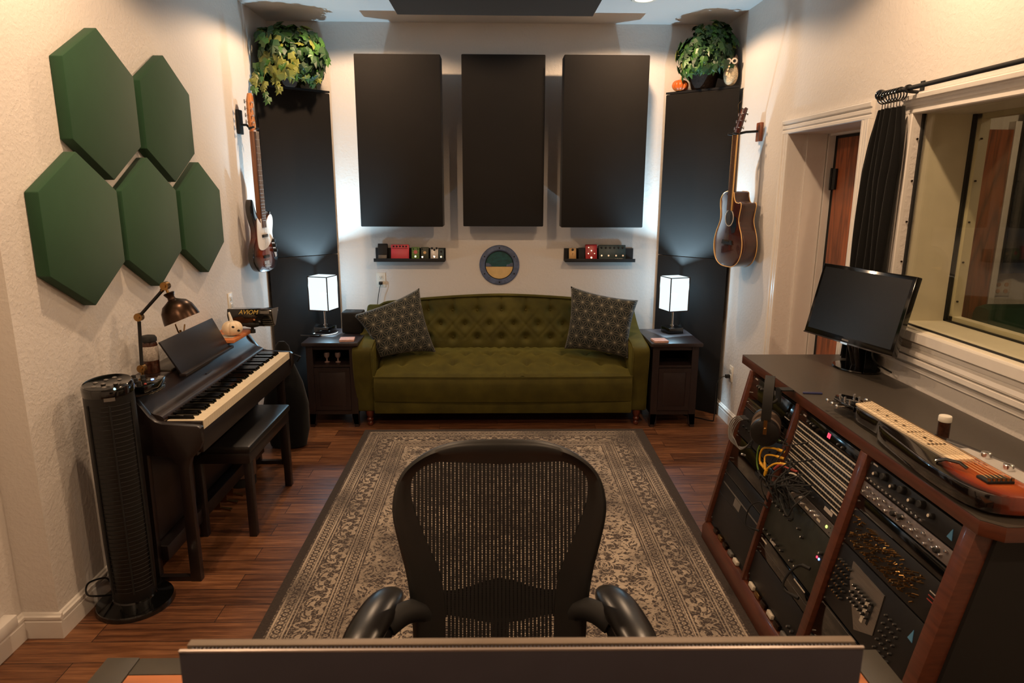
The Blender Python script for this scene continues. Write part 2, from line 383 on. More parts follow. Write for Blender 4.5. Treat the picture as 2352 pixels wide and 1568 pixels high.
# ------------------------------------------------------------------ setting
struct(G().box(-2.2, 5.2, RE - .1, 5.7, -.12, 0).build('floor', M_floor))
struct(G().box(-2.2, 5.2, RE - .1, 5.7, CH, CH + .12).build('ceiling', M_ceil))
struct(G().box(-2.0, 2.03, BK, BK + .12, 0, CH).build('wall_back', M_wall))
struct(G().box(-1.97, WL, 2.40, BK, 0, CH).box(-1.97, -1.85, RE, 2.40, 0, CH).build('wall_left', M_wall))
struct(G().box(-2.0, 2.03, RE - .12, RE, 0, CH).build('wall_rear', M_wall))
g = G(); X1 = 2.03; DZ = 2.04; DY0, DY1 = 3.34, 4.175; WY0, WY1, WZ0, WZ1 = .70, 2.93, 1.155, 2.03
g.box(W, X1, DY1, BK, 0, CH).box(W, X1, DY0, DY1, DZ, CH).box(W, X1, WY1, DY0, 0, CH).box(W, X1, WY0, WY1, 0, WZ0).box(W, X1, WY0, WY1, WZ1, CH).box(W, X1, RE, WY0, 0, CH)
struct(g.build('wall_right', M_wall))
# little booth seen through the window
M_booth = wallmat('booth_paint', (.62, .58, .52, 1))
struct(G().box(2.03, 5.2, 4.45, 4.55, 0, CH).build('wall_booth_back', M_booth))
struct(G().box(5.1, 5.2, RE, 4.45, 0, CH).build('wall_booth_right', M_booth))
struct(G().box(2.03, 5.1, RE - .1, RE, 0, CH).build('wall_booth_rear', M_booth))
def extr(name, prof, p0, p1, outd, upd, m, pr=None):
    """extrude profile (across, depth) from p0 to p1; across = upd direction, depth = outd direction"""
    p0, p1, o, u = Vector(p0), Vector(p1), Vector(outd), Vector(upd)
    n = len(prof); co = [p + u * a + o * d for p in (p0, p1) for a, d in prof]
    F = [tuple(range(n)), tuple(range(2 * n - 1, n - 1, -1))] + [(i, (i + 1) % n, n + (i + 1) % n, n + i) for i in range(n)]
    pr.mesh(co, F)
CAS = [(0, 0), (0, .012), (.004, .016), (.016, .016), (.020, .011), (.026, .011), (.030, .017), (.044, .017), (.048, .012), (.054, .012), (.058, .021), (.074, .023), (.078, .019), (.082, .019), (.082, 0)]
BAS = [(0, 0), (0, .014), (.070, .014), (.074, .010), (.079, .010), (.083, .015), (.093, .015), (.097, .009), (.104, .006), (.108, 0)]
def casing(name, x, y0, y1, z0, z1, bottom=False):
    g = G(); e = .082; o = (-1, 0, 0)
    extr('', CAS, (x, y0 - e, z1), (x, y1 + e, z1), o, (0, 0, 1), M_trim, g)
    extr('', CAS, (x, y1, z0 if not bottom else z0 - e), (x, y1, z1 + .001), o, (0, 1, 0), M_trim, g)
    extr('', CAS, (x, y0, z0 if not bottom else z0 - e), (x, y0, z1 + .001), o, (0, -1, 0), M_trim, g)
    if bottom: extr('', CAS, (x, y0 - e, z0), (x, y1 + e, z0), o, (0, 0, -1), M_trim, g)
    return g
struct(casing('c', W, DY0, DY1, 0, DZ).build('trim_1', M_trim, ang=25))
g = casing('c', W, WY0, WY1, WZ0 - .02, WZ1, True)
# deeper stepped apron under the window
for k, (za, zb, dd) in enumerate(((1.155, 1.118, .034), (1.046, 1.028, .028), (1.012, .998, .020))): g.box(W - dd, W, WY0 - .1, WY1 + .1, zb, za)
struct(g.build('trim_2', M_trim, ang=25))
def bases(name, segs, m):
    g = G()
    for p0, p1, o in segs: extr('', BAS, p0, p1, o, (0, 0, 1), m, g)
    return struct(g.build(name, m, ang=25))
bases('baseboard_left', [((WL, 2.40, 0), (WL, BK, 0), (1, 0, 0)), ((-1.85, 2.40, 0), (WL + .014, 2.40, 0), (0, -1, 0)), ((-1.85, RE, 0), (-1.85, 2.40, 0), (1, 0, 0))], M_trim)
bases('baseboard_right', [((W, DY1 + .082, 0), (W, BK, 0), (-1, 0, 0)), ((W, RE, 0), (W, DY0 - .082, 0), (-1, 0, 0))], M_trim)
bases('baseboard_back', [((WL, BK, 0), (W, BK, 0), (0, -1, 0))], M_trim)
# closed-off opening in the left recess: board and ledge
struct(G().box(-1.85, -1.832, 1.1, 2.26, .16, 2.3, bev=.004).box(-1.85, -1.80, 1.0, 2.31, .112, .16, bev=.004).build('trim_3', M_trim))
# door in the right wall
d = G().box(2.0, 2.04, DY0 + .01, 4.125, .01, 2.012).build('door_1', M_oak); struct(d)
j = struct(G().box(1.96, 1.998, 4.150, DY1, 0, DZ).box(1.955, 1.998, DY0, DY0 + .02, 0, DZ).box(1.965, 1.998, DY0, DY1, DZ - .012, DZ)
    .box(1.84, 1.955, 4.165, DY1, 0, DZ).build('door_frame', M_trim, d))
struct(G().box(2.0, 2.03, 4.125, 4.160, 0, 2.04).box(2.001, 2.03, DY0, 4.125, 2.012, 2.04).build('gasket', M_blackmatte, d))
for z in (1.72, 1.02, .25): struct(G().box(1.985, 1.999, 4.085, 4.172, z, z + .12, bev=.002).cyl((1.983, 4.128, z - .004), (1.983, 4.128, z + .124), .007).build('hinge', M_blackmatte, d))
struct(G().cyl((2.0, 3.42, .98), (1.95, 3.42, .98), .011).cyl((1.952, 3.42, .98), (1.952, 3.54, .98), .009).cyl((2.0, 3.42, .98), (1.995, 3.42, .98), .028).build('door_handle', M_blackmatte, d))
# double-glazed window
w = G(); w.box(1.99, 2.03, WY1 - .035, WY1, WZ0, WZ1).box(1.99, 2.03, WY0, WY0 + .03, WZ0, WZ1).box(1.99, 2.03, WY0, WY1, WZ1 - .02, WZ1).box(1.99, 2.03, WY0, WY1, WZ0, WZ0 + .028)
w.box(W, 1.99, WY0, WY1, WZ0 - .001, WZ0 + .004)
M_sage = mat('pale_sage_paint', (.72, .67, .54), .45, var=.03)
wn = w.build('window_1', M_sage); struct(wn)
struct(G().box(1.782, 1.972, WY1 - .003, WY1 + .001, WZ0, WZ1).build('reveal_lining', M_sage, wn))
struct(G().box(1.761, 1.772, WY1 - .012, WY1, WZ0, WZ1).box(1.761, 1.772, WY0, WY1, WZ0, WZ0 + .010).build('gasket', M_blackmatte, wn))
struct(G().box(1.974, 1.988, WY1 - .014, WY1, WZ0, WZ1).box(1.974, 1.988, WY0, WY1, WZ0, WZ0 + .010).build('gasket', M_blackmatte, wn))
g = G()
for z in (1.25, 1.42, 1.59, 1.76, 1.93):
    g.cyl((1.752, WY1 - .001, z), (1.752, WY1 - .006, z), .004, n=10).cyl((2.0, WY1 - .034, z), (2.0, WY1 - .041, z), .004, n=10)
struct(g.build('screw_heads', M_bronze, wn))
struct(G().box(1.765, 1.769, WY0, WY1 - .002, WZ0 + .004, WZ1).build('pane', M_glass, wn))
struct(G().box(1.979, 1.985, WY0, WY1 - .002, WZ0 + .004, WZ1).build('pane', M_glass, wn))
# booth contents
bd = G().box(2.50, 3.24, 4.40, 4.44, 0.01, 2.09).build('door_2', M_oak); struct(bd)
struct(G().box(2.44, 2.50, 4.39, 4.45, 0, 2.14).box(3.24, 3.28, 4.39, 4.45, 0, 2.14).build('door_frame', M_trim, bd))
tag(G().grid(30, 20, lambda u, v: (3.29 + u * .9, 4.38 - .018 * math.sin(u * 34) * (1 - .3 * v), 1.19 + v * 1.725)).build('sound_blanket', fabric('charcoal_blanket', rgb(44, 46, 50)[:3])), 'dark grey sound blanket hanging beyond the studio window', 'blanket')
t = thing('wall_outlet', 'square double outlet plate seen through the window glass', 'outlet', (3.36, 4.45, 1.085), 0, 'wall outlets')
G().box(-.058, .058, -.008, 0, -.055, .055, bev=.003).build('cover_plate', M_cream, t)
g = G()
for dx in (-.026, .026):
    for dz in (-.022, .022): g.cyl((dx, -.008, dz), (dx, -.011, dz), .014, n=14)
g.build('socket_face', mat('tan_socket', rgb(180, 140, 100)[:3], .5), t)
bs = thing('armchair', 'dark green upholstered armchair beyond the window glass', 'chair', (3.55, 4.0, 0))
M_dkgreen = mat('dark_green_cloth', rgb(36, 72, 52)[:3], .85, var=.3, sc=7)
G().box(-.42, .42, -.38, .25, .14, .46, bev=.05).build('seat', M_dkgreen, bs)
G().box(-.45, .45, .18, .36, .14, 1.0, bev=.06).build('backrest', M_dkgreen, bs)
for s in (-1, 1): G().box(s * .50 - .07, s * .50 + .07, -.40, .34, .10, .68, bev=.05).build('arm', M_dkgreen, bs)
for sx in (-1, 1):
    for sy in (-.3, .28): G().cyl((sx * .4, sy, 0), (sx * .4, sy, .15), .02, .03).build('leg', M_espresso, bs)

# recessed ceiling lamps
CANS = [(.955, 4.79), (-.955, 4.72), (1.12, 2.55), (-1.12, 2.55), (1.12, .55), (-1.12, .55)]
for i, (x, y) in enumerate(CANS):
    t = thing('ceiling_light', ['recessed ceiling light in front of the right bass trap', 'recessed ceiling light in front of the left bass trap', 'recessed ceiling light above the rack desk', 'recessed ceiling light above the green hexagon panels', 'recessed ceiling light behind the camera on the right', 'recessed ceiling light behind the camera on the left'][i], 'ceiling light', (x, y, CH), 0, 'recessed ceiling lights')
    G().lathe([(.085, -.004), (.085, 0), (.060, 0), (.060, -.006), (.080, -.008)], 32, cap=False).build('trim_ring', M_white, t)
    G().lathe([(.058, -.001), (.0005, -.001)], 32, cap=False).build('lens', M_can, t)
    L = bpy.data.lights.new('ceiling_lamp', 'SPOT'); L.energy = 76 if i < 2 else 88; L.color = (1, .665, .40); L.spot_size = math.radians(157); L.spot_blend = .22; L.shadow_soft_size = .035
    o = bpy.data.objects.new('ceiling_lamp', L); COL.objects.link(o); o.location = (x, y, CH - .012)
L = bpy.data.lights.new('booth_fill', 'POINT'); L.energy = 26; L.color = (1, .72, .48); L.shadow_soft_size = .1  # unseen fill light added to brighten the booth, has no fixture
o = bpy.data.objects.new('booth_fill', L); COL.objects.link(o); o.location = (3.2, 2.6, 2.7)
# ceiling cloud
t = thing('ceiling_cloud', 'black fabric acoustic cloud hung under the ceiling', 'acoustic panel', (-.01, 3.67, 2.765))
G().box(-.61, .61, -.92, .92, 0, .1, bev=.006).build('panel', M_blackcloth, t)
for sx in (-.45, .45):
    for sy in (-.7, .7): G().cyl((sx, sy, .1), (sx, sy, .155), .004, n=8).build('hanging_wire', M_chrome, t)
# ------------------------------------------------------------------ acoustic panels
def wpanel(x0, x1, y0, y1, z0, z1, label):
    t = thing('sound_absorber', label, 'acoustic panel', ((x0 + x1) / 2, y1, z0), 0, 'black panels on the back wall')
    w = (x1 - x0) / 2; g = G().box(-w, w, y0 - y1, 0, 0, z1 - z0, bev=.007)
    g.build('fabric_cover', M_blackcloth, t)
    G().box(-w + .1, w - .1, .001, BK - y1 - .001, .15, .2).box(-w + .1, w - .1, .001, BK - y1 - .001, z1 - z0 - .2, z1 - z0 - .15).build('wall_batten', M_espresso, t)
wpanel(-1.012, -.402, 5.16, 5.32, 1.435, 2.640, 'left black acoustic panel above the shelf with six pedals')
wpanel(-.258, .352, 5.27, 5.37, 1.433, 2.662, 'middle black acoustic panel above the blue porthole')
wpanel(.478, 1.090, 5.16, 5.32, 1.433, 2.645, 'right black acoustic panel above the shelf with the red pedal')
def trap(pn, pf, corner, z0, z1, label):
    t = thing('corner_bass_trap', label, 'bass trap', ((pn[0] + pf[0]) / 2, (pn[1] + pf[1]) / 2, z0), 0, 'corner bass traps'); cx, cy = t.location.x, t.location.y
    pn, pf, c = Vector(pn), Vector(pf), Vector(corner); d = (pf - pn).normalized(); nn = (c - (pn + pf) / 2).normalized() * .12
    q = [pn, pf, pf + nn * .8, pn + nn * .8]
    # keep the back of the frame clear of the walls
    q[2] = Vector((q[2].x, min(q[2].y, BK - .008))); q[3] = Vector((max(min(q[3].x, W - .022), WL + .022), q[3].y))
    G().prism([(v.x - cx, v.y - cy) for v in q], .002, z1 - z0 - .002).build('fabric_cover', M_blackcloth, t, bev=.006)
LN, LF, LC = (-1.685, 5.085), (-1.262, 5.465), (WL, BK); RN, RF, RC = (1.708, 5.035), (1.285, 5.455), (W, BK)
trap(LN, LF, LC, 0, 1.205, 'lower black corner bass trap behind the left table lamp')
trap(LN, LF, LC, 1.205, 2.41, 'upper black corner bass trap under the trailing ivy')
trap(RN, RF, RC, 0, 1.205, 'lower black corner bass trap behind the right table lamp')
trap(RN, RF, RC, 1.205, 2.415, 'upper black corner bass trap under the owl and orange pumpkin')
# corner boards that carry the planters
for nm, (a, b, c, z, lb) in {'l': (LN, LF, (WL + .004, BK - .004), 2.41, 'black corner board under the trailing ivy basket'), 'r': (RN, RF, (W - .004, BK - .004), 2.415, 'black corner board under the owl and orange pumpkin')}.items():
    o = G().prism([a, b, c], z + .001, z + .016).build('corner_shelf', M_blackcloth); tag(o, lb, 'shelf', 'corner boards on the bass traps')
# green hexagons
hexs = [(3.078, 2.057, 'top left green hexagon panel, largest of the upper pair'), (3.656, 2.052, 'green hexagon panel in the upper row, nearer to the bass guitar'), (2.822, 1.551, 'lower left green hexagon panel nearest the room corner column'), (3.384, 1.551, 'lower middle green hexagon panel above the black desk lamp'), (3.955, 1.549, 'lower right green hexagon panel, furthest along the wall')]
R = .307; hp = None
for i, (y, z, lb) in enumerate(hexs):
    t = thing('hexagon_panel', lb, 'acoustic panel', (WL, y, z), 0, 'green hexagon wall panels')
    if hp is None:
        pts = [(R * math.sin(k * PI / 3) * .985, R * math.cos(k * PI / 3)) for k in range(6)]
        m = frame((0, 0, 0), (0, 1, 0), (0, 0, 1), (1, 0, 0)); hp = G().prism(pts, .001, .053, m).build('felt_cover', M_green, t, bev=.004)
    else: dup(hp, t)
# ------------------------------------------------------------------ rug
rc = ((RX0 + RX1) / 2, (RY0 + RY1) / 2)
g = G(); g.grid(30, 44, lambda u, v: (RX0 + u * (RX1 - RX0 + (.03 * (v - .25) if u > .5 else 0)) - rc[0], RY0 + v * (RY1 - RY0) - rc[1], .011))
o = g.box(RX0 - rc[0], RX1 - rc[0] - .01, RY0 - rc[1], RY1 - rc[1], .001, .0105).build('area_rug', M_rug, loc=(rc[0], rc[1], 0)); tag(o, 'faded grey and beige oriental rug in front of the sofa', 'rug')
# ------------------------------------------------------------------ sofa
sf = thing('tufted_sofa', 'olive green velvet camelback sofa with tufted back', 'sofa', (.035, 4.8, 0))
SX0, SX1 = -.925, .945
def seat(u, v):
    x = SX0 + u * (SX1 - SX0); y = -.04 + v * .62
    z = .405 + .065 * (1 - (1 - v) ** 2) + .012 * math.sin(PI * min(1, v * 1.2))
    for row, yy in ((0, .15), (1, .36)):
        for k in range(-5, 6):
            bx = (k + .5 * row) * .185; d2 = ((x - bx) ** 2 + (y - yy) ** 2)
            z -= .028 * math.exp(-d2 / .0011) ; z -= .006 * math.exp(-((x - bx) / .012) ** 2) * math.exp(-((y - yy + .05) / .08) ** 2)
    z += .006 * noise.noise(Vector((x * 22, y * 9, 0))) * (1 if -.5 < x < .55 else .5)
    z += .004 * math.sin(x * 95 + 2 * noise.noise(Vector((x * 5, y * 5, 3)))) * math.exp(-((x - .02) / .35) ** 2)
    e = min(u, 1 - u) * 30; z -= .03 * math.exp(-e); y2 = y + (.02 * math.sin(PI * u) * -1 if v < .05 else 0)
    if v == 0: z -= .012
    return (x, y2, z)
g = G().grid(150, 46, seat)
g.grid(60, 8, lambda u, v: (SX0 + u * (SX1 - SX0), -.04 - .022 * math.sin(PI * v) - .02 * math.sin(PI * u), .393 - .19 * v))
g.box(SX0, SX1, -.03, .60, .20, .36)
g.build('seat_cushion', M_velvet, sf, ang=80)
pts = [(SX0 + (SX1 - SX0) * i / 40, -.064 + .006 * 0 - .020 * math.sin(PI * i / 40) + .004, .396) for i in range(41)]
G().tube(pts, .0045, 6).build('piping', M_velvet, sf)
G().box(SX0 - .005, SX1 + .005, -.035, .60, .108, .212, bev=.008).build('base_rail', M_velvet, sf)
def topz(x):
    a = abs(x) / 1.0
    return .875 - .062 * min(1, a / .93) ** 1.6 - (0 if a < .93 else 1.1 * (a - .93) ** 1.3)
def back(u, v):
    x = -.985 + u * 1.99; zt = topz(x); z = .43 + v * (zt - .43); y = .555 + .085 * v
    puff = .045 * math.sin(PI * min(1, max(0, v * 1.0))) ** .5
    for r, zz in enumerate((.76, .655, .55)):
        for k in range(-6, 7):
            bx = (k + .5 * (r % 2)) * .195; d2 = (x - bx) ** 2 + (z - zz) ** 2; puff -= .032 * math.exp(-d2 / .0010)
    # diagonal folds between buttons
    for sgn in (1, -1):
        q = (x / .195 + sgn * (z - .655) / .105 * .5 + (.5 if 0 else 0)) % 1.0; q = min(q, 1 - q)
        if .53 < z < .78: puff -= .007 * math.exp(-(q / .05) ** 2) * math.exp(-((z - .655) / .12) ** 4)
    if z > .76:
        q = (x / .195) % 1.0; q = min(q, 1 - q); puff -= .012 * math.exp(-(q / .05) ** 2)
    return (x, y - puff, z)
g = G().grid(170, 44, back)
n = 60; co = []; 
for i in range(n + 1):
    x = -.985 + 1.99 * i / n; zt = topz(x)
    co += [(x, .625, zt - .004), (x, .640, zt + .014), (x, .675, zt + .012), (x, .685, zt - .02), (x, .685, .2)]
F = [(i * 5 + k, (i + 1) * 5 + k, (i + 1) * 5 + k + 1, i * 5 + k + 1) for i in range(n) for k in range(4)]
g.mesh(co, F).build('backrest', M_velvet, sf, ang=80)
G().tube([(-.985 + 1.99 * i / 60, .622, topz(-.985 + 1.99 * i / 60) + .004) for i in range(61)], .005, 6).build('piping', M_velvet, sf)
for s in (-1, 1):
    prof = [(-.005, .115), (-.012, .30), (-.035, .45), (-.045, .55), (-.03, .595), (.03, .615), (.18, .632), (.36, .665), (.52, .735), (.62, .80), (.675, .80), (.675, .115)]
    x0, x1 = (-1.075, -.93) if s < 0 else (.94, 1.068)
    m = frame((x0, 0, 0), (0, 1, 0), (0, 0, 1), (1, 0, 0))
    G().prism([tuple(v[:2]) for v in spline([(a, b, 0) for a, b in prof[:-2]], 4)] + prof[-2:], 0, x1 - x0, m).build('arm', M_velvet, sf, bev=.016, ang=60)
    e = .93 if s > 0 else -.92
    G().tube([(x0 + (.006 if s > 0 else x1 - x0 - .006), a - .004, b + .002) for a, b in prof[1:-2]], .0045, 6).build('piping', M_velvet, sf)
for x in (-.975, 1.0):
    for y in (.03, .6):
        G().lathe([(.012, 0), (.019, .006), (.021, .02), (.014, .032), (.022, .040), (.024, .052), (.016, .062), (.026, .078), (.030, .10), (.030, .118)], 20, Matrix.Translation((x, y, 0))).build('leg', M_turned, sf)
g = G()
for r, zz in enumerate((.76, .655, .55)):
    for k in range(-5, 6):
        x = (k + .5 * (r % 2)) * .195
        if abs(x) < .93:
            v = (zz - .43) / (topz(x) - .43); p = back((x + .985) / 1.99, v); g.sph((x, p[1] - .002, zz), (.010, .006, .010), 10)
g.build('button_row', M_velvet, sf)
# pillows
def pillow(label, c4, puff, k=1.0):
    """c4: corners TL,TR,BR,BL in world"""
    C = [Vector(c) for c in c4]; cen = sum(C, Vector()) / 4
    xx = ((C[1] + C[2]) - (C[0] + C[3])).normalized(); yy = ((C[0] + C[1]) - (C[2] + C[3])); yy = (yy - xx * yy.dot(xx)).normalized(); zz = xx.cross(yy)
    M = frame(cen, xx, yy, zz); t = thing('throw_pillow', label, 'pillow', group='star print throw pillows', mtx=M); Mi = M.inverted(); Q = [Mi @ c for c in C]
    g = G()
    for s in (1, -1):
        def f(u, v):
            a, b = u * 2 - 1, v * 2 - 1; sx, sy = 1 - .10 * (1 - a * a) * 0, 1
            pin = 1 - .09 * (1 - abs(b) ** 2) * abs(a) ** 3; pin2 = 1 - .09 * (1 - abs(a) ** 2) * abs(b) ** 3
            uu, vv = (a * pin + 1) / 2, (b * pin2 + 1) / 2
            p = Q[3] * (1 - uu) * (1 - vv) + Q[2] * uu * (1 - vv) + Q[1] * uu * vv + Q[0] * (1 - uu) * vv
            h = puff * ((1 - a * a) * (1 - b * b)) ** .42 * (1 + .12 * noise.noise(Vector((a * 2.2, b * 2.2, s * 3 + k))))
            return (p.x, p.y, p.z + s * h)
        g.grid(28, 28, f)
    bmesh.ops.remove_doubles(g.b, verts=g.b.verts, dist=.0005)
    g.build('cover', M_star, t, ang=120)
pillow('star print pillow at the left end of the sofa', [(-1.06, 4.98, .80), (-.60, 5.24, .965), (-.47, 5.10, .49), (-.86, 4.90, .50)], .075)
pillow('star print pillow at the right end of the sofa', [(.565, 5.20, .985), (1.055, 5.03, .905), (.97, 4.90, .49), (.515, 5.08, .52)], .085, 5)
# ------------------------------------------------------------------ side tables
def sidetable(x, y, lb, w=.40):
    t = thing('end_table', lb, 'side table', (x, y, 0), 0, 'dark end tables beside the sofa')
    h = w / 2
    G().box(-h, h, -.035, .48, .613, .64, bev=.004).build('table_top', M_espresso, t)
    b = h - .025; g = G()
    g.box(-b, -b + .03, 0, .47, .095, .612).box(b - .03, b, 0, .47, .095, .612).box(-b + .03, b - .03, .445, .47, .1, .612)
    g.box(-b + .03, b - .03, 0, .445, .452, .47).box(-b + .03, b - .03, 0, .445, .582, .612).box(-b + .03, b - .03, 0, .445, .095, .125)
    g.box(-b - .004, -b + .044, -.008, .003, .02, .612).box(b - .044, b + .004, -.008, .003, .02, .612)
    g.build('cabinet_body', M_espresso, t)
    G().box(-b + .046, b - .046, -.006, .012, .130, .448, bev=.003).box(-b + .046, -b + .080, -.010, -.005, .130, .448).box(b - .080, b - .046, -.010, -.005, .130, .448).box(-b + .08, b - .08, -.010, -.005, .418, .448).box(-b + .08, b - .08, -.010, -.005, .130, .160).build('door', M_espresso, t)
    for sx in (-1, 1):
        for yy in (0.0, .43): G().prism([(sx * (b + .002), 0), (sx * (b - .028), 0), (sx * (b - .045), .1), (sx * (b + .002), .1)], -yy - .035, -yy + .008, frame((0, 0, 0), (1, 0, 0), (0, 0, 1), (0, -1, 0))).build('leg', M_espresso, t)
    return t
sidetable(-1.195, 4.80, 'dark wood end table left of the sofa')
sidetable(1.29, 4.77, 'dark wood end table right of the sofa', .375)
def holder(x, y, lb):
    t = thing('glass_candle_holder', lb, 'candle holder', (x, y, .4705), 0, 'pale holders in the left table cubby')
    G().lathe([(.018, 0), (.02, .004), (.006, .012), (.006, .03), (.019, .045), (.021, .065), (.016, .075)], 18).build('cup', mat('dull_glass', rgb(120, 100, 98)[:3], .3), t)
holder(-1.245, 4.87, 'small pale candle holder in the left table cubby, left one')
holder(-1.165, 4.87, 'small pale candle holder in the left table cubby, right one')
# table lamps
def lamp(x, y, rz, lb):
    t = thing('table_lamp', lb, 'lamp', (x, y, .6405), rz, 'lit square shade table lamps')
    G().box(-.062, .062, -.062, .062, 0, .045, bev=.004).build('base', M_blackgloss, t)
    G().cyl((0, 0, .045), (0, 0, .20), .008).cyl((0, 0, .05), (0, 0, .062), .016).build('pole', M_chrome, t)
    g = G(); a, b = .078, .075; z0, z1 = .175, .43
    for k in range(4):
        an = k * PI / 2; m = Matrix.Rotation(an, 4, 'Z'); g.box(-a, a, -a, -a + .003, z0, z1, m)
    sh = g.build('lamp_shade', M_shade, t)
    g = G()
    for z in (z0, z1 - .003):
        for k in range(4): g.box(-a - .003, a + .003, -a - .003, -a - .0005, z - .001, z + .005, Matrix.Rotation(k * PI / 2, 4, 'Z'))
    for sx in (-1, 1):
        for sy in (-1, 1): g.box(sx * (a + .0005) - .003, sx * (a + .0005) + .003, sy * (a + .0005) - .003, sy * (a + .0005) + .003, z0, z1)
    g.build('shade_frame', M_bronze, sh)
    G().sph((0, 0, .28), .028, 16).build('bulb', emis('bulb_glow', (.75, .92, 1, 1), 1.5), t)
    for (zz, rx, en) in ((.345, 0, 88),):
        L = bpy.data.lights.new('table_lamp_bulb', 'POINT'); L.energy = en; L.color = (.50, .80, 1); L.shadow_soft_size = .022
        o = bpy.data.objects.new('table_lamp_bulb', L); COL.objects.link(o); o.parent = t; o.location = (0, 0, zz)
    return t
lamp(-1.315, 5.15, -.28, 'lit white table lamp left of the sofa')
lamp(1.345, 5.12, .30, 'lit white table lamp right of the sofa')
o = G().box(-.025, .03, -.075, .075, 0, .012, bev=.004).build('phone_charger', M_blackgloss); tag(o, 'flat black charging pad in front of the left lamp base', 'charger'); o.location = (-1.385, 5.0, .6405); o.rotation_euler = (0, 0, 1.3)
o = G().tube(spline([(-1.375, 5.07, .645), (-1.385, 5.03, .645), (-1.33, 4.995, .645), (-1.27, 5.01, .645), (-1.22, 5.06, .645), (-1.215, 5.12, .645)], 8), .0028, 6).build('charging_cable', M_white); tag(o, 'white charging cable curled around the left lamp base', 'cable')
t = thing('smart_speaker', 'black cube speaker beside the left table lamp', 'speaker', (-1.095, 5.13, .6405), -.04)
G().box(-.075, .075, -.06, .075, .004, .165, bev=.008).build('cabinet', M_blackmatte, t); G().box(-.066, .066, -.064, -.059, .012, .155, bev=.003).build('grille', M_blackcloth, t)
G().lathe([(.012, .1652), (.016, .1656), (.016, .166), (.0, .166)], 18, cap=False).build('button', M_black, t)
def coaster(x, y, lb):
    t = thing('coaster_stack', lb, 'coasters', (x, y, .6405), .1, 'stone coasters on the end tables')
    for k in range(2): G().box(-.052, .052, -.05, .05, k * .008 + .0002, k * .008 + .0076, bev=.002).build('coaster', M_pink, t)
coaster(-1.085, 4.845, 'pink stone coasters on the left end table'); coaster(1.175, 4.80, 'pink stone coasters on the right end table')
# ------------------------------------------------------------------ outlets and cords
def outlet(loc, rz, lb, plug=None):
    t = thing('wall_outlet', lb, 'outlet', loc, rz, 'wall outlets')
    G().box(-.036, .036, -.006, 0, -.058, .058, bev=.002).build('cover_plate', M_white, t)
    for z in (.022, -.022):
        f = G().box(-.016, .016, -.009, -.006, z - .015, z + .015, bev=.002).build('socket_face', M_white, t)
        G().box(-.008, -.005, -.0095, -.0088, z - .002, z + .008).box(.005, .008, -.0095, -.0088, z - .002, z + .008).cyl((0, -.0088, z - .008), (0, -.0096, z - .008), .0025, n=8).build('slots', M_blackmatte, f)
    return t
outlet((-.935, BK, .992), 0, 'white outlet with a black plug under the left pedal shelf')
outlet((WL, 4.36, 1.003), PI / 2, 'white outlet on the left wall above the piano')
outlet((W, 4.85, .385), -PI / 2, 'white outlet low on the wall right of the bass trap')
t = thing('power_plug', 'black plug and cord hanging down behind the sofa', 'plug', (-.935, BK - .010, .970))
G().box(-.014, .014, -.03, 0, -.012, .012, bev=.004).build('plug_head', M_black, t)
G().tube(spline([(0, -.028, 0), (-.004, -.038, -.03), (-.02, -.03, -.10), (-.035, -.028, -.22), (-.04, -.028, -.45), (-.02, -.03, -.9), (0, -.03, -.96)], 8), .003, 6).build('cord', M_black, t)
t = thing('power_plug', 'black plug and cord running down to the floor by the rack', 'plug', (W - .010, 4.85, .363))
G().box(-.034, 0, -.014, .014, -.012, .014, bev=.004).build('plug_head', M_black, t)
G().tube(spline([(-.030, 0, 0), (-.06, .01, -.01), (-.09, .02, -.07), (-.085, .03, -.2), (-.09, .02, -.33), (-.10, .03, -.357), (-.18, .10, -.359), (-.26, .17, -.359), (-.33, .25, -.359)], 8), .0045, 6).build('cord', M_black, t)
# ------------------------------------------------------------------ porthole
t = thing('porthole_plaque', 'round blue porthole plaque with beach scene on the back wall', 'wall decor', (.018, BK, 1.115))
m = frame((0, 0, 0), (1, 0, 0), (0, 0, 1), (0, -1, 0))
G().lathe([(.116, 0), (.158, 0), (.160, .012), (.152, .022), (.124, .024), (.114, .016), (.114, 0)], 48, m, cap=False).build('ring', M_blue, t)
G().lathe([(.116, .004), (.116, .017), (.112, .019), (.110, .012)], 48, m, cap=False).build('inner_rim', M_blackmatte, t)
def halfdisc(a0, a1, r, z0, z1, x=0):
    return [(x + r * math.cos(a0 + (a1 - a0) * i / 28), r * math.sin(a0 + (a1 - a0) * i / 28)) for i in range(29)]
G().prism(halfdisc(0, PI, .113, 0, 0), .002, .006, m).prism([(-.113, 0), (.113, 0), (.112, -.012), (-.112, -.012)], .002, .006, m).build('sea', M_sea, t)
G().prism(halfdisc(PI + .13, 2 * PI - .13, .113, 0, 0), .003, .012, m).build('sand', M_sand, t)
G().prism([(-.111, -.012), (-.06, -.012), (-.07, .004), (-.085, .014), (-.108, .016)], .006, .010, m).build('headland', M_blue, t)
G().prism([(.111, -.012), (.055, -.012), (.06, .004), (.075, .004), (.09, .014), (.108, .018)], .006, .010, m).build('headland', M_blue, t)
g = G()
for k in range(6):
    a = PI / 2 + k * PI / 3; G().cyl((.137 * math.cos(a), -.022, .137 * math.sin(a)), (.137 * math.cos(a), -.027, .137 * math.sin(a)), .006, n=12).build('rivet', M_blackmatte, t)
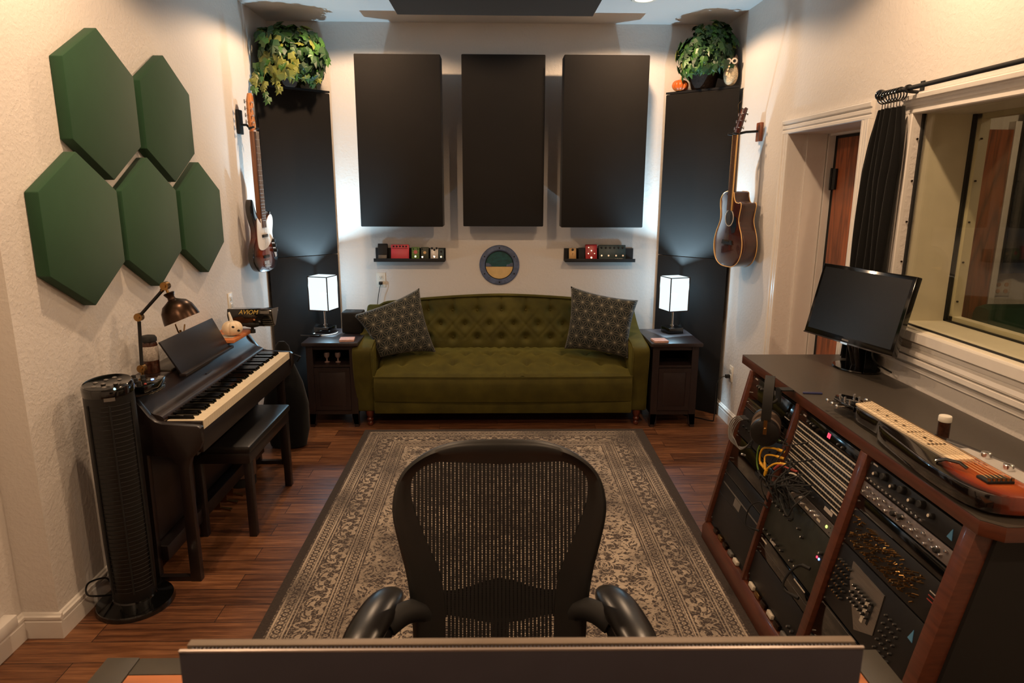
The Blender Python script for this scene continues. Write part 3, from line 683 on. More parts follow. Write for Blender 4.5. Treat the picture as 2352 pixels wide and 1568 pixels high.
# ------------------------------------------------------------------ pedal shelves
def pshelf(x0, x1, z, lb):
    t = thing('picture_ledge', lb, 'shelf', (x0, BK, z), 0, 'black ledges for guitar pedals'); w = x1 - x0
    G().box(0, w, -.105, 0, 0, .012).build('shelf_board', M_blackmatte, t); G().box(0, w, -.115, -.104, 0, .026, bev=.001).build('front_lip', M_blackmatte, t); G().box(0, w, -.014, 0, .012, .10).build('back_rail', M_blackmatte, t)
    return z + .0125
SL = pshelf(-.968, -.412, 1.150, 'left black ledge holding six guitar pedals'); SR = pshelf(.536, 1.092, 1.150, 'right black ledge holding the red and teal pedals')
def pedal(x, w, h, m, z, lb, knobs, sw=None, depth=.03, kr=.007, extra=None, name='effects_pedal', knobm=None):
    t = thing(name, lb, 'guitar pedal', (x, BK - .062, z), 0, 'guitar pedals on the ledges'); t.rotation_euler = (-.22, 0, 0)
    G().box(-w / 2, w / 2, -depth / 2, depth / 2, .001, h, bev=.004).build('enclosure', m, t)
    kk = None
    for kx, kz in knobs:
        if kk is None: kk = G().cyl((0, 0, 0), (0, -.011, 0), kr, kr * .85, 14).build('knob', knobm or M_blackmatte, t, loc=(kx, -depth / 2, kz))
        else: dup(kk, t, (kx, -depth / 2, kz))
    s0 = None
    for sx, sz in (sw or []):
        if s0 is None: s0 = G().cyl((0, 0, 0), (0, -.010, 0), .005, n=12).cyl((0, -.003, 0), (0, -.005, 0), .008, n=6).build('footswitch', M_chrome, t, loc=(sx, -depth / 2, sz))
        else: dup(s0, t, (sx, -depth / 2, sz))
    if extra: extra(t, -depth / 2)
    return t
def x_plate(w, z, h, m, nm='plate'):
    return lambda t, y: G().box(-w / 2, w / 2, y - .003, y + .0005, z, z + h, bev=.001).build(nm, m, t)
pedal(-.905, .075, .125, M_blackmatte, SL, 'black stepped pedal at the left end of the left ledge', [], extra=x_plate(.066, .004, .030, M_greycable, 'treadle'))
def pk(t, y):
    G().box(-.064, .064, y - .006, y, .004, .085, bev=.003).build('treadle', M_coral, t)
    G().box(-.064, .064, y - .002, y + .001, .086, .088).build('seam', M_blackmatte, t)
pedal(-.768, .142, .118, M_coral, SL, 'wide coral pink pedal with five black knobs', [(-.05 + .025 * k, .102) for k in range(5)], extra=pk)
def art(c, z, r):
    return lambda t, y: G().lathe([(r, 0), (r * .9, .002), (0, .002)], 16, frame((0, y, z), (1, 0, 0), (0, 0, 1), (0, -1, 0)), cap=False).build('painted_emblem', c, t)
pedal(-.645, .062, .098, M_grnart, SL, 'small green painted pedal on the left ledge', [(-.018, .082), (.018, .082)], [(0, .022)], kr=.005, extra=art(M_red, .058, .016))
pedal(-.572, .062, .098, M_dkart, SL, 'small dark painted pedal right of the green pedal', [(-.02, .082)], [(-.018, .018)], kr=.004, extra=art(M_gold, .054, .012))
pedal(-.497, .062, .090, M_silverpaint, SL, 'small white pedal with three black knobs on top', [(-.018, .088), (.018, .088), (0, .076)], [(0, .022)], kr=.009)
pedal(-.443, .040, .085, M_teal, SL, 'slim dark teal mini pedal at the right end of the left ledge', [(0, .062)], [(0, .02)], kr=.008)
pedal(.600, .058, .092, M_gold, SR, 'small gold pedal at the left end of the right ledge', [(0, .078)], kr=.010, extra=lambda t, y: text('?', 'lettering', .03, M_blackmatte, t, frame((0, y - .001, .042), (1, 0, 0), (0, 0, 1), (0, -1, 0))))
pedal(.672, .052, .096, M_blackmatte, SR, 'small plain black pedal between the gold and red pedals', [])
pedal(.748, .092, .122, M_red, SR, 'upright red pedal with four chrome knobs', [(-.022, .095), (0, .07), (-.024, .048), (.024, .048)], [(0, .016)], kr=.006, knobm=M_chrome)
def te(t, y):
    G().box(-.10, .10, y - .004, y, .004, .014, bev=.001).build('front_edge', M_teal, t)
    text('tc electronic', 'lettering', .012, M_white, t, frame((.052, y - .0045, .009), (1, 0, 0), (0, 0, 1), (0, -1, 0)))
pedal(.915, .215, .118, M_teal, SR, 'wide dark teal pedal with four footswitches', [(-.085 + .034 * k, .095) for k in range(6)], [(-.085, .032), (-.03, .032), (.03, .032), (.085, .032)], kr=.008, extra=te)
# ------------------------------------------------------------------ plants
def leaf(g, p, n, up, s, mi):
    n = Vector(n).normalized(); up = Vector(up); up = (up - n * up.dot(n)); 
    if up.length < .05: up = n.orthogonal()
    up.normalize(); r = up.cross(n); p = Vector(p)
    o = [(0, -.45), (.28, -.5), (.46, -.12), (.30, -.02), (.42, .28), (.18, .22), (0, .62), (-.18, .22), (-.42, .28), (-.30, -.02), (-.46, -.12), (-.28, -.5)]
    co = [p + n * .10 * s] + [p + r * (x * s) + up * (y * s) - n * (abs(x) * .35 * s) for x, y in o]
    k = len(o); g.mesh(co, [(0, 1 + i, 1 + (i + 1) % k) for i in range(k)], mi=mi)
def ivy(name, c, rx, ry, rz, nl, lb, base, trails, ymix, smin=.05, smax=.085, seed=1, drop=None):
    random.seed(seed); t = thing(name, lb, 'plant', base)
    g = G(); vine = G(); B = Vector(base)
    for i in range(nl):
        a = random.uniform(0, 2 * PI); h = random.uniform(-.55, 1); rr = random.uniform(.66, 1.08)
        s = math.sqrt(max(0, 1 - h * h)); rr *= 1 + .16 * noise.noise(Vector((a * 1.3, h * 2.5, seed * 3.1))); d = Vector((math.cos(a) * s, math.sin(a) * s, h))
        p = Vector((c[0] + d.x * rx * rr, c[1] + d.y * ry * rr, c[2] + d.z * rz * rr + .018 * random.uniform(-1, 1)))
        if p.y > BK - .04 or p.x < WL + .045 or p.x > W - .045 or p.z > CH - .04: continue
        d = (d + Vector((random.uniform(-.5, .5), random.uniform(-.5, .5), random.uniform(-.3, .5)))).normalized()
        mi = ymix(p, random.random())
        leaf(g, p - B, d, (random.uniform(-.6, .6), random.uniform(-.4, .4), random.choice((-1, -1, -.6, .5))), random.uniform(smin, smax), mi)
        if i % 6 == 0: vine.tube([q - B for q in spline([Vector(base) + Vector((0, 0, .1)), (Vector(c) + p) / 2, p], 4)], .002, 5)
    for tr in trails:
        P = spline(tr, 6); vine.tube([q - B for q in P], .0022, 5)
        for q in P[2::3]: leaf(g, q + Vector((random.uniform(-.02, .02), -.015, random.uniform(-.02, .02))) - B, (random.uniform(-.5, .5), -1, .3), (random.uniform(-.5, .5), 0, -1), random.uniform(.045, .07), 2 if random.random() < .7 else 1)
    tag(g.build('foliage', [M_leafd, M_leafm, M_leafy], t, ang=15)); vine.build('vines', M_vine, t)
    return t
def bask(t, r0, r1, h):
    G().lathe([(r0 * .9, 0), (r0, .01), (r1, h), (r1 * 1.05, h + .008), (r1 * .92, h), (r1 * .9, h - .02)], 24).build('wicker_basket', M_soil, t)
def ymL(p, q):
    low = p.z < 2.60 and -1.66 < p.x < -1.38
    return (2 if q < .75 else 1) if low else (0 if q < .45 else (1 if q < .88 else 2))
t = ivy('ivy_plant', (-1.50, 5.225, 2.585), .275, .225, .245, 620, 'bushy trailing ivy on top of the left bass trap', (-1.535, 5.30, 2.4265),
    [[(-1.60, 5.06, 2.5), (-1.60, 5.00, 2.44), (-1.62, 5.03, 2.36), (-1.60, 5.04, 2.30)], [(-1.66, 5.06, 2.50), (-1.66, 5.02, 2.42), (-1.655, 5.0, 2.36)], [(-1.36, 5.22, 2.5), (-1.30, 5.20, 2.47), (-1.27, 5.18, 2.44)], [(-1.57, 5.04, 2.44), (-1.52, 5.03, 2.41), (-1.50, 5.04, 2.36)]], ymL, .06, .10, seed=3)
bask(t, .075, .10, .12)
t = ivy('ivy_plant', (1.540, 5.235, 2.635), .22, .19, .225, 620, 'rounded green ivy in a basket on the right bass trap', (1.530, 5.33, 2.4315),
    [], lambda p, q: 0 if q < .62 else (1 if q < .96 else 2), .05, .082, 9)
bask(t, .085, .105, .11)
# pumpkin
def pump(g, r, h, lobes=9, m=None):
    def f(u, v):
        a = u * 2 * PI; b = (v - .5) * PI; k = 1 - .13 * abs(math.sin(a * lobes / 2)) ** 0 * (1 - abs(math.sin(a * lobes / 2))) ** 2
        rr = r * math.cos(b) ** .75 * k if abs(b) < PI / 2 - .001 else .001
        return (rr * math.cos(a), rr * math.sin(a), h / 2 + h / 2 * math.sin(b) - .12 * h * math.exp(-(rr / r / .25) ** 2) * (1 if b > 0 else -1))
    return g.grid(72, 20, f, m)
t = thing('orange_pumpkin', 'small orange pumpkin beside the basket on the right trap', 'pumpkin', (1.375, 5.395, 2.4315))
pump(G(), .062, .082).build('shell', M_orange, t, ang=80); G().cyl((0, 0, .07), (.005, 0, .105), .009, .006, 10).build('stem', M_stem, t)
t = thing('ceramic_owl', 'speckled cream ceramic owl on the right bass trap', 'figurine', (1.660, 5.115, 2.4315)); t.rotation_euler = (0, 0, -.35)
G().sph((0, 0, .078), (.050, .045, .078), 24, bot=-.985).build('body', M_owl, t)
G().sph((0, .012, .088), (.053, .045, .084), 24, bot=-.95).sph((.0, .008, .165), (.047, .042, .038), 20).lathe([(.016, .185), (.001, .218)], 8, Matrix.Translation((-.028, 0, 0))).lathe([(.016, .185), (.001, .218)], 8, Matrix.Translation((.028, 0, 0))).build('wings', M_owlbrown, t)
for s in (-1, 1):
    e = G().lathe([(.021, 0), (.021, .004), (.011, .006), (.0105, .002)], 20, frame((s * .020, -.036, .163), (1, 0, 0), (0, 0, 1), (s * .15, -1, 0)), cap=False).build('eye_ring', M_cream, t)
    G().sph((s * .020, -.037, .163), .0085, 14).build('eye', M_blackgloss, t)
G().lathe([(.006, 0), (.001, .014)], 8, frame((0, -.040, .152), (1, 0, 0), (0, 0, 1), (0, -1, -.6))).build('beak', M_bronze, t)
# ------------------------------------------------------------------ bass guitar (local x across, y up the neck, z front)
yaw = math.radians(9); xb = Vector((math.sin(yaw), math.cos(yaw), 0)); zb = Vector((math.cos(yaw), -math.sin(yaw), 0))
mb = frame((-1.612, 4.76, 1.150), xb, (-.012, 0, 1), zb)
t = thing('bass_guitar', 'sunburst electric bass with white pickguard on the left wall hanger', 'bass guitar', mtx=mb)
bo = [(0, 0), (-.10, .010), (-.155, .055), (-.172, .12), (-.150, .185), (-.118, .235), (-.112, .285), (-.130, .340), (-.150, .40), (-.152, .45), (-.135, .488), (-.112, .480), (-.092, .425), (-.065, .375), (-.038, .355), (.038, .345), (.060, .362), (.085, .395), (.118, .405), (.142, .375), (.140, .325), (.125, .270), (.128, .215), (.150, .165), (.175, .115), (.172, .06), (.125, .015), (.06, 0)]
BO = [(v.x, v.y) for v in spline([(a, b, 0) for a, b in bo], 5, True)]
M_bsb = sunburst('bass_sunburst', 0, .19, .165, .26, rgb(120, 52, 26), rgb(72, 28, 16), rgb(16, 10, 9))
G().prism(BO, -.020, .020).build('body', M_bsb, t, bev=.006)
pg = [(-.085, .365), (-.060, .345), (-.036, .33), (-.036, .36), (.034, .36), (.034, .335), (.075, .375), (.112, .385), (.130, .36), (.128, .32), (.112, .265), (.112, .225), (.085, .20), (.03, .165), (-.04, .150), (-.088, .165), (-.10, .21), (-.098, .29)]
G().prism([(v.x, v.y) for v in spline([(a, b, 0) for a, b in pg], 4, True)], .0202, .0235).build('pickguard', M_pick, t)
G().box(-.028, .028, .31, .93, -.012, .022).build('neck', grain('aged_maple_neck', rgb(112, 68, 42), rgb(138, 88, 56), .35, 1, 4), t, bev=.004)
G().box(-.028, .028, .30, .925, .022, .028).build('fretboard', M_neckwood, t)
g = G()
for k in range(21):
    y = .925 - .62 * (1 - 2 ** (-k / 12)) * 1.36
    if y > .31: G().box(-.0275, .0275, y - .0008, y + .0008, .028, .0292).build('fret', M_chrome, t)
G().prism([(-.027, .925), (-.030, .955), (-.040, .975), (-.042, 1.05), (-.040, 1.12), (-.018, 1.168), (.012, 1.172), (.035, 1.150), (.030, 1.11), (.022, 1.07), (.030, 1.02), (.038, .975), (.027, .94)], -.010, .006).build('headstock', M_maple, t, bev=.003)
tk = None
for k in range(4):
    y = .985 + k * .042
    G().cyl((-.012, y, .006), (-.012, y, .020), .007, n=12).cyl((-.036, y, -.004), (-.064, y, -.004), .003, n=8).box(-.078, -.062, y - .013, y + .013, -.006, -.002, bev=.002).build('tuner', M_chrome, t)
for y, m in ((.245, M_blackmatte), (.105, M_blackmatte)): G().box(-.040, .040, y - .010, y + .010, .021, .030, bev=.004).build('pickup', m, t)
G().box(-.035, .035, .035, .040, .021, .034).box(-.034, .034, .040, .075, .021, .024).box(-.03, .03, .045, .052, .024, .032).build('bridge', M_chrome, t)
G().prism([(.085, .215), (.125, .225), (.135, .19), (.150, .135), (.155, .095), (.135, .085), (.115, .13), (.098, .175)], .0205, .0225).build('control_plate', M_chrome, t)
for x, y in ((.108, .205), (.118, .170), (.130, .135)): G().cyl((x, y, .0225), (x, y, .042), .013, .011, 16).build('knob', M_blackmatte, t)
g = G()
for k in range(4): g.cyl((-.020 + k * .0133, .045, .033), (-.015 + k * .010, .93, .031), .0009, n=5, cap=False)
g.build('strings', M_chrome, t)
t = thing('guitar_hanger', 'black hanger on the left wall holding the bass', 'guitar hanger', (WL, 4.755, 2.10), 0, 'guitar hangers')
G().box(0, .022, -.035, .035, -.04, .115, bev=.005).build('wall_block', M_blackmatte, t)
G().tube([(.02, 0, .02), (.055, 0, .02), (.075, 0, .0)], .008, 8).tube([(.118, -.045, .005), (.085, -.042, -.004), (.072, 0, -.006), (.085, .042, -.004), (.118, .048, .005)], .007, 8).build('yoke', M_blackmatte, t)
# ------------------------------------------------------------------ acoustic guitar
yaw = math.radians(10.5); xa = Vector((math.sin(yaw) , -math.cos(yaw), 0)); za = Vector((-math.cos(yaw), -math.sin(yaw), 0))
ma = frame((1.560, 4.63, 1.205), xa, (.012, 0, 1), za)
t = thing('acoustic_guitar', 'mahogany cutaway acoustic guitar on the right wall hanger', 'acoustic guitar', mtx=ma)
ao = [(0, 0), (-.08, .006), (-.145, .038), (-.182, .095), (-.188, .16), (-.168, .225), (-.138, .275), (-.122, .315), (-.126, .365), (-.138, .41), (-.136, .45), (-.105, .485), (-.055, .500), (-.028, .50), (.028, .495), (.040, .465), (.062, .432), (.100, .425), (.128, .428), (.138, .405), (.128, .36), (.122, .315), (.138, .275), (.168, .225), (.188, .16), (.182, .095), (.145, .038), (.08, .006)]
AO = [(v.x, v.y) for v in spline([(a, b, 0) for a, b in ao], 5, True)]
G().prism(AO, -.108, 0).build('body', M_mahog, t, bev=.002)
for z in (0, -.108): G().tube([(a * 1.002, b, z) for a, b in AO], .0028, 6, True).build('binding', M_binding, t)
G().lathe([(.050, .0022), (.0005, .0022)], 40, Matrix.Translation((0, .325, 0)), cap=False).build('sound_hole', M_blackmatte, t)
G().lathe([(.050, .001), (.050, .0032), (.056, .0032), (.056, .001)], 40, Matrix.Translation((0, .325, 0)), cap=False).build('rosette', M_cream, t)
G().prism([(.03, .285), (.058, .30), (.064, .34), (.09, .33), (.10, .28), (.085, .235), (.045, .225), (.025, .25)], .0004, .002).build('pickguard', M_blackgloss, t)
G().prism([(-.07, .150), (.07, .150), (.06, .178), (-.06, .178)], .0004, .009).box(-.035, .035, .166, .169, .009, .013).build('bridge', M_blackmatte, t)
G().box(-.027, .027, .40, .86, -.012, .004).prism([(-.026, .50), (.026, .50), (.026, .44), (-.026, .44)], -.10, -.01).build('neck', M_mahog, t, bev=.004)
G().box(-.027, .027, .375, .86, .004, .010).build('fretboard', M_neckwood, t)
G().box(.0265, .0295, .375, .86, .001, .010).box(-.0295, -.0265, .375, .86, .001, .010).build('neck_binding', M_binding, t)
g = G()
for k in range(20):
    y = .86 - .64 * (1 - 2 ** (-k / 12))
    if y > .38: G().box(-.0265, .0265, y - .0007, y + .0007, .010, .0112).build('fret', M_chrome, t)
hm = Matrix.Translation((0, .86, .004)) @ Matrix.Rotation(math.radians(-14), 4, 'X')
G().prism([(-.026, 0), (-.036, .03), (-.038, .17), (-.02, .178), (0, .170), (.02, .178), (.038, .17), (.036, .03), (.026, 0)], -.012, 0, hm).build('headstock', M_mahog, t, bev=.002)
for s in (-1, 1):
    for k in range(3):
        g = G(); y = .045 + k * .045
        for (a, b, r) in (((s * .024, y, 0), (s * .024, y, .012), .004), ((s * .034, y, -.010), (s * .052, y, -.010), .0025)): g.cyl(hm @ Vector(a), hm @ Vector(b), r, n=8)
        g.sph(hm @ Vector((s * .056, y, -.010)), (.007, .010, .006), 10); g.build('tuner', M_chrome, t)
g = G()
for k in range(6): g.cyl((-.027 + k * .0108, .168, .012), (-.020 + k * .008, .862, .0125), .0008, n=5, cap=False)
g.tube([hm @ Vector(p) for p in ((-.02, .13, .012), (-.03, .19, .03), (-.045, .22, .01))], .0009, 5).build('strings', M_brass, t)
t = thing('guitar_hanger', 'brown block hanger on the right wall holding the acoustic', 'guitar hanger', (W, 4.645, 2.045), 0, 'guitar hangers')
G().box(-.022, 0, -.035, .035, -.02, .10, bev=.004).build('wall_block', M_oak, t)
G().tube([(-.02, 0, .045), (-.10, 0, .04), (-.145, 0, .03)], .008, 8).tube([(-.200, -.045, .030), (-.165, -.042, .024), (-.145, 0, .022), (-.165, .042, .024), (-.205, .042, .030)], .007, 8).build('yoke', M_blackmatte, t)
# ------------------------------------------------------------------ digital piano (local origin under its middle at the wall)
PY0, PY1 = 2.775, 4.135
pc = (WL + .02, (PY0 + PY1) / 2, 0); hw = (PY1 - PY0) / 2
pn = thing('digital_piano', 'dark rosewood digital piano against the left wall', 'piano', pc)
def PX(x): return x - pc[0]
side = [(-1.685, 0), (-1.685, .862), (-1.60, .868), (-1.545, .862), (-1.515, .835), (-1.475, .775), (-1.45, .752), (-1.42, .742), (-1.275, .732), (-1.262, .722), (-1.258, .66), (-1.275, .625), (-1.315, .585), (-1.328, .54), (-1.325, .0), (-1.37, 0), (-1.375, .10), (-1.375, .03), (-1.50, .03), (-1.50, 0)]
side = side[:15] + [(-1.372, 0), (-1.372, .03), (-1.372, .55), (-1.40, .59), (-1.50, .60), (-1.505, .0)]
ms = frame((0, 0, 0), (1, 0, 0), (0, 0, 1), (0, -1, 0))
for y0 in (-hw, hw - .035):
    p = G().prism([(PX(x), z) for x, z in side], -y0 - .035, -y0, ms).build('side_panel', M_rosewood, pn, bev=.003)
    G().box(PX(-1.52), PX(-1.325), y0 + .003, y0 + .032, 0.001, .022).build('foot_bar', M_rosewood, p)
G().box(PX(-1.56), PX(-1.53), -hw + .035, hw - .035, .16, .62).build('modesty_panel', M_rosewood, pn)
G().box(PX(-1.54), PX(-1.30), -hw + .035, hw - .035, .585, .655, bev=.004).box(PX(-1.30), PX(-1.272), -hw + .035, hw - .035, .60, .705, bev=.006).build('keybed', M_rosewood, pn)
G().box(PX(-1.685), PX(-1.455), -hw + .035, hw - .035, .640, .76).box(PX(-1.69), PX(-1.545), -hw - .004, hw + .004, .845, .870, bev=.006).box(PX(-1.685), PX(-1.56), -hw + .035, hw - .035, .70, .85).build('case_top', M_pianotop, pn)
cv = spline([(PX(-1.55), .862, 0), (PX(-1.53), .845, 0), (PX(-1.505), .808, 0), (PX(-1.475), .778, 0), (PX(-1.445), .768, 0), (PX(-1.43), .757, 0), (PX(-1.428), .735, 0)], 4)
G().prism([(v.x, v.y) for v in cv] + [(PX(-1.56), .70)], -hw + .036, hw - .036, ms).build('fallboard', M_pianotop, pn)
G().box(-.034, .034, -.004, .004, 0, .0006, frame((PX(-1.487), -.02, .7925), (0, 1, 0), (-.75, 0, .66), (.66, 0, .75))).build('maker_badge', M_bronze, pn)
ky0, ky1 = -hw + .055, hw - .055; kw = (ky1 - ky0) / 52
G().box(PX(-1.43), PX(-1.272), -hw + .035, ky0 - .002, .65, .738).box(PX(-1.43), PX(-1.272), ky1 + .002, hw - .035, .65, .738).build('key_block', M_rosewood, pn)
g = G()
for k in range(52): g.box(PX(-1.425), PX(-1.270), ky0 + k * kw + .0006, ky0 + (k + 1) * kw - .0006, .700, .7395)
g.build('white_keys', M_offwhite, pn)
g = G()
for k in range(51):
    if (k % 7) in (0, 2, 3, 5, 6):   # lowest key is an A
        y = ky0 + (k + 1) * kw; x0, x1 = PX(-1.43), PX(-1.325)
        g.mesh([(x0, y - .0072, .738), (x1 + .006, y - .0072, .738), (x1 + .006, y + .0072, .738), (x0, y + .0072, .738), (x0, y - .0062, .7545), (x1, y - .0062, .7545), (x1, y + .0062, .7545), (x0, y + .0062, .7545)], [(0, 1, 5, 4), (1, 2, 6, 5), (2, 3, 7, 6), (3, 0, 4, 7), (4, 5, 6, 7)])
g.build('black_keys', M_blackgloss, pn)
# music rest
P = [Vector((PX(-1.500), 3.17 - pc[1], .852)), Vector((PX(-1.500), 3.755 - pc[1], .852)), Vector((PX(-1.562), 3.715 - pc[1], 1.022)), Vector((PX(-1.562), 3.115 - pc[1], 1.022))]
nn = (P[1] - P[0]).cross(P[3] - P[0]).normalized() * .010
G().mesh(P + [p - nn for p in P], [(0, 1, 2, 3), (7, 6, 5, 4), (0, 4, 5, 1), (1, 5, 6, 2), (2, 6, 7, 3), (3, 7, 4, 0)]).build('music_rest', M_slate, pn, bev=.003)
G().box(PX(-1.512), PX(-1.478), -.29, .31, .842, .856, bev=.002).build('rest_ledge', M_rosewood, pn)
G().box(PX(-1.545), PX(-1.475), -hw + .035, hw - .035, .085, .155, bev=.004).build('pedal_board', M_rosewood, pn)
for y in (3.38, 3.468, 3.555):
    yy = y - pc[1]; G().mesh([(PX(-1.475), yy - .008, .062), (PX(-1.475), yy + .008, .062), (PX(-1.415), yy + .013, .052), (PX(-1.415), yy - .013, .052), (PX(-1.475), yy - .008, .054), (PX(-1.475), yy + .008, .054), (PX(-1.415), yy + .013, .044), (PX(-1.415), yy - .013, .044)],
        [(0, 1, 2, 3), (7, 6, 5, 4), (0, 4, 5, 1), (1, 5, 6, 2), (2, 6, 7, 3), (3, 7, 4, 0)]).box(PX(-1.53), PX(-1.47), yy - .006, yy + .006, .048, .09).build('pedal', M_brass, pn)
PT = .8705
# things on the piano
t = thing('desk_lamp', 'black and brass articulated desk lamp on the near end of the piano', 'lamp', (-1.585, 2.98, PT))
G().lathe([(.062, 0), (.062, .012), (.03, .018), (.012, .022)], 28).build('base', M_bronze, t)
G().cyl((0, -.012, .062), (0, .012, .062), .018, n=20).cyl((0, -.016, .062), (0, .016, .062), .008, n=12).cyl((0, 0, .018), (0, 0, .06), .007).build('joint', M_brass, t)
G().cyl((0, 0, .07), (.012, 0, .275), .0075).build('lower_arm', M_blackmatte, t)
G().cyl((.014, -.012, .295), (.014, .012, .295), .018, n=20).cyl((.014, -.016, .295), (.014, .016, .295), .008, n=12).build('joint', M_brass, t)
G().cyl((.022, 0, .305), (.128, .006, .415), .007).build('upper_arm', M_blackmatte, t)
G().cyl((.140, -.008, .432), (.140, .020, .432), .018, n=20).cyl((.140, -.013, .432), (.140, .024, .432), .008, n=12).cyl((.122, .006, .41), (.136, .006, .428), .009).cyl((.142, .006, .42), (.150, .006, .395), .006).build('joint', M_brass, t)
hdm = Matrix.Translation((.150, .006, .402)) @ Matrix.Rotation(math.radians(-22), 4, 'Y') @ Matrix.Rotation(PI, 4, 'X')
G().lathe([(.020, 0), (.024, .004), (.015, .022), (.017, .032), (.030, .040), (.052, .052), (.068, .076), (.075, .108), (.078, .128), (.0755, .128), (.072, .108), (.064, .078), (.048, .056), (.02, .046)], 36, hdm, cap=False).build('lamp_shade', M_bronze, t)
G().sph((0, 0, .085), .028, 14, m=hdm).build('bulb', M_white, t)
t = thing('headphone_mixer', 'small black knob mixer on a round tray at the near end of the piano', 'mixer', (-1.535, 2.855, PT))
G().lathe([(.115, 0), (.118, .004), (.118, .010), (.112, .012)], 36, Matrix.Scale(.78, 4, (1, 0, 0))).build('tray', M_blackgloss, t)
bm_ = Matrix.Translation((0, 0, .0125))
G().prism([(-.075, -.085), (.065, -.095), (.085, -.02), (.07, .085), (-.07, .095)], 0, .028, bm_).build('case', M_blackgloss, t, bev=.004)
kk = None
for i, (x, y) in enumerate([(-.045, -.06), (-.01, -.065), (.03, -.065), (-.045, -.02), (-.005, -.022), (.035, -.03), (-.04, .03), (0, .03)]):
    if kk is None: kk = G().lathe([(.010, 0), (.009, .016), (.006, .017), (0, .017)], 16, cap=False).build('knob', M_blackmatte, t, loc=(x, y, .0405))
    else: dup(kk, t, (x, y, .0405))
G().sph((.045, .02, .042), (.007, .007, .003), 10).build('indicator_light', M_blueled, t); G().sph((.052, -.055, .042), (.006, .006, .005), 10).build('red_button', M_redcable, t)
t = thing('supplement_jar', 'clear labelled jar with black lid behind the desk lamp', 'jar', (-1.625, 3.14, PT))
G().lathe([(.034, 0), (.036, .004), (.036, .135), (.030, .15)], 28).build('jar_body', M_amberglass, t)
G().lathe([(.0365, .062), (.0372, .063), (.0372, .128), (.0365, .129)], 28, cap=False).build('paper_label', M_label, t)
G().lathe([(.031, .15), (.036, .151), (.036, .166), (.030, .176), (.012, .180), (0, .181)], 28, cap=False).build('lid', M_blackmatte, t)
t = thing('sheet_cover', 'dark flat folder lying on the piano beside the jar', 'folder', (-1.60, 3.33, PT)); G().box(-.075, .055, -.17, .12, 0, .008, bev=.002).build('folder_cover', M_desktop, t)
t = thing('white_pumpkin', 'white ceramic pumpkin with a tall stem on the piano', 'pumpkin', (-1.515, 3.86, PT + .021))
pump(G(), .056, .085, 8).build('shell', mat('white_ceramic', rgb(228, 208, 178)[:3], .45, var=.05), t, ang=80)
G().tube([(0, 0, .07), (-.004, 0, .10), (-.012, 0, .135)], [.012, .009, .006], 8).build('stem', M_white, t)
for (dx, dz) in ((.022, .058), (.046, .035)): G().sph((dx, -.046 if dx < .04 else -.03, dz), (.009, .006, .007), 10).build('painted_eye', M_blackmatte, t)
t = thing('card_box', 'flat tan cardboard box under the white pumpkin', 'box', (-1.565, 3.90, PT)); G().box(-.085, .095, -.15, .17, .0002, .019, bev=.002).build('carton', M_amber, t); G().box(-.02, .07, -.10, -.02, .0192, .0205).build('paper_slip', M_cream, t)
t = thing('personal_mixer', 'black personal monitor mixer with gold lettering on a stub stand', 'mixer', (-1.462, 4.02, PT))
mp = frame((-.13, 0, 0), (0, 1, 0), (0, 0, 1), (1, 0, 0))
G().prism([(-.02, .150), (-.030, .112), (-.01, .055), (.01, .040), (.04, .045), (.10, .120), (.095, .140)], 0, .262, mp).build('case', M_blackgloss, t, bev=.004)
G().prism([(.092, .142), (-.022, .152), (-.026, .138), (-.005, .060), (.02, .048)], .262, .266, mp).build('end_cheek', M_greycable, t)
text('AVIOM', 'lettering', .036, mat('gold_letter', rgb(214, 182, 96)[:3], .4, .2), t, frame((-.005, -.0275, .131), (1, 0, 0), (0, .25, 1), (0, -1, .25)), shear=.25)
G().box(-.026, .026, -.008, .008, 0, .0008, frame((.092, -.0275, .131), (1, 0, 0), (0, .25, 1), (0, -1, .25))).build('model_plate', M_greycable, t)
G().cyl((0, .01, 0), (0, .01, .05), .009).cyl((0, .01, .0), (0, .01, .02), .016).sph((0, .01, .055), (.055, .03, .022), 18).cyl((-.05, -.004, .055), (.05, -.004, .055), .012).build('stub_stand', M_blackmatte, t)
for k in range(2): G().cyl((.03 + .03 * k, -.026, .09 - .01 * k), (.03 + .03 * k, -.034, .088 - .01 * k), .006, n=12).build('jack', M_chrome, t)
t = thing('small_figurine', 'tiny spiky figurine peeking over the music rest', 'figurine', (-1.60, 3.42, PT)); G().tube([(0, 0, 0), (.0, 0, .10), (-.005, .0, .145)], .006, 6).tube([(0, 0, .10), (.0, .03, .135), (0, .045, .165)], .004, 6).tube([(0, 0, .11), (0, -.035, .145), (0, -.055, .185)], .004, 6).tube([(0, 0, .08), (0, .05, .13)], .005, 6).build('body', M_brass, t)
# ------------------------------------------------------------------ piano bench
t = thing('piano_bench', 'black leather topped piano bench in front of the piano', 'bench', (-1.355, 3.49, 0))
G().box(-.150, .150, -.335, .335, .452, .492, bev=.014).build('seat_cushion', M_leather, t)
G().box(-.140, .140, -.322, .322, .395, .452, bev=.004).build('apron', M_rosewood, t)
for sx in (-1, 1):
    for sy in (-1, 1):
        x, y = sx * .122, sy * .297; G().prism([(x - .019, y - .019), (x + .019, y - .019), (x + .019, y + .019), (x - .019, y + .019)], 0, .40).build('leg', M_rosewood, t, bev=.003)
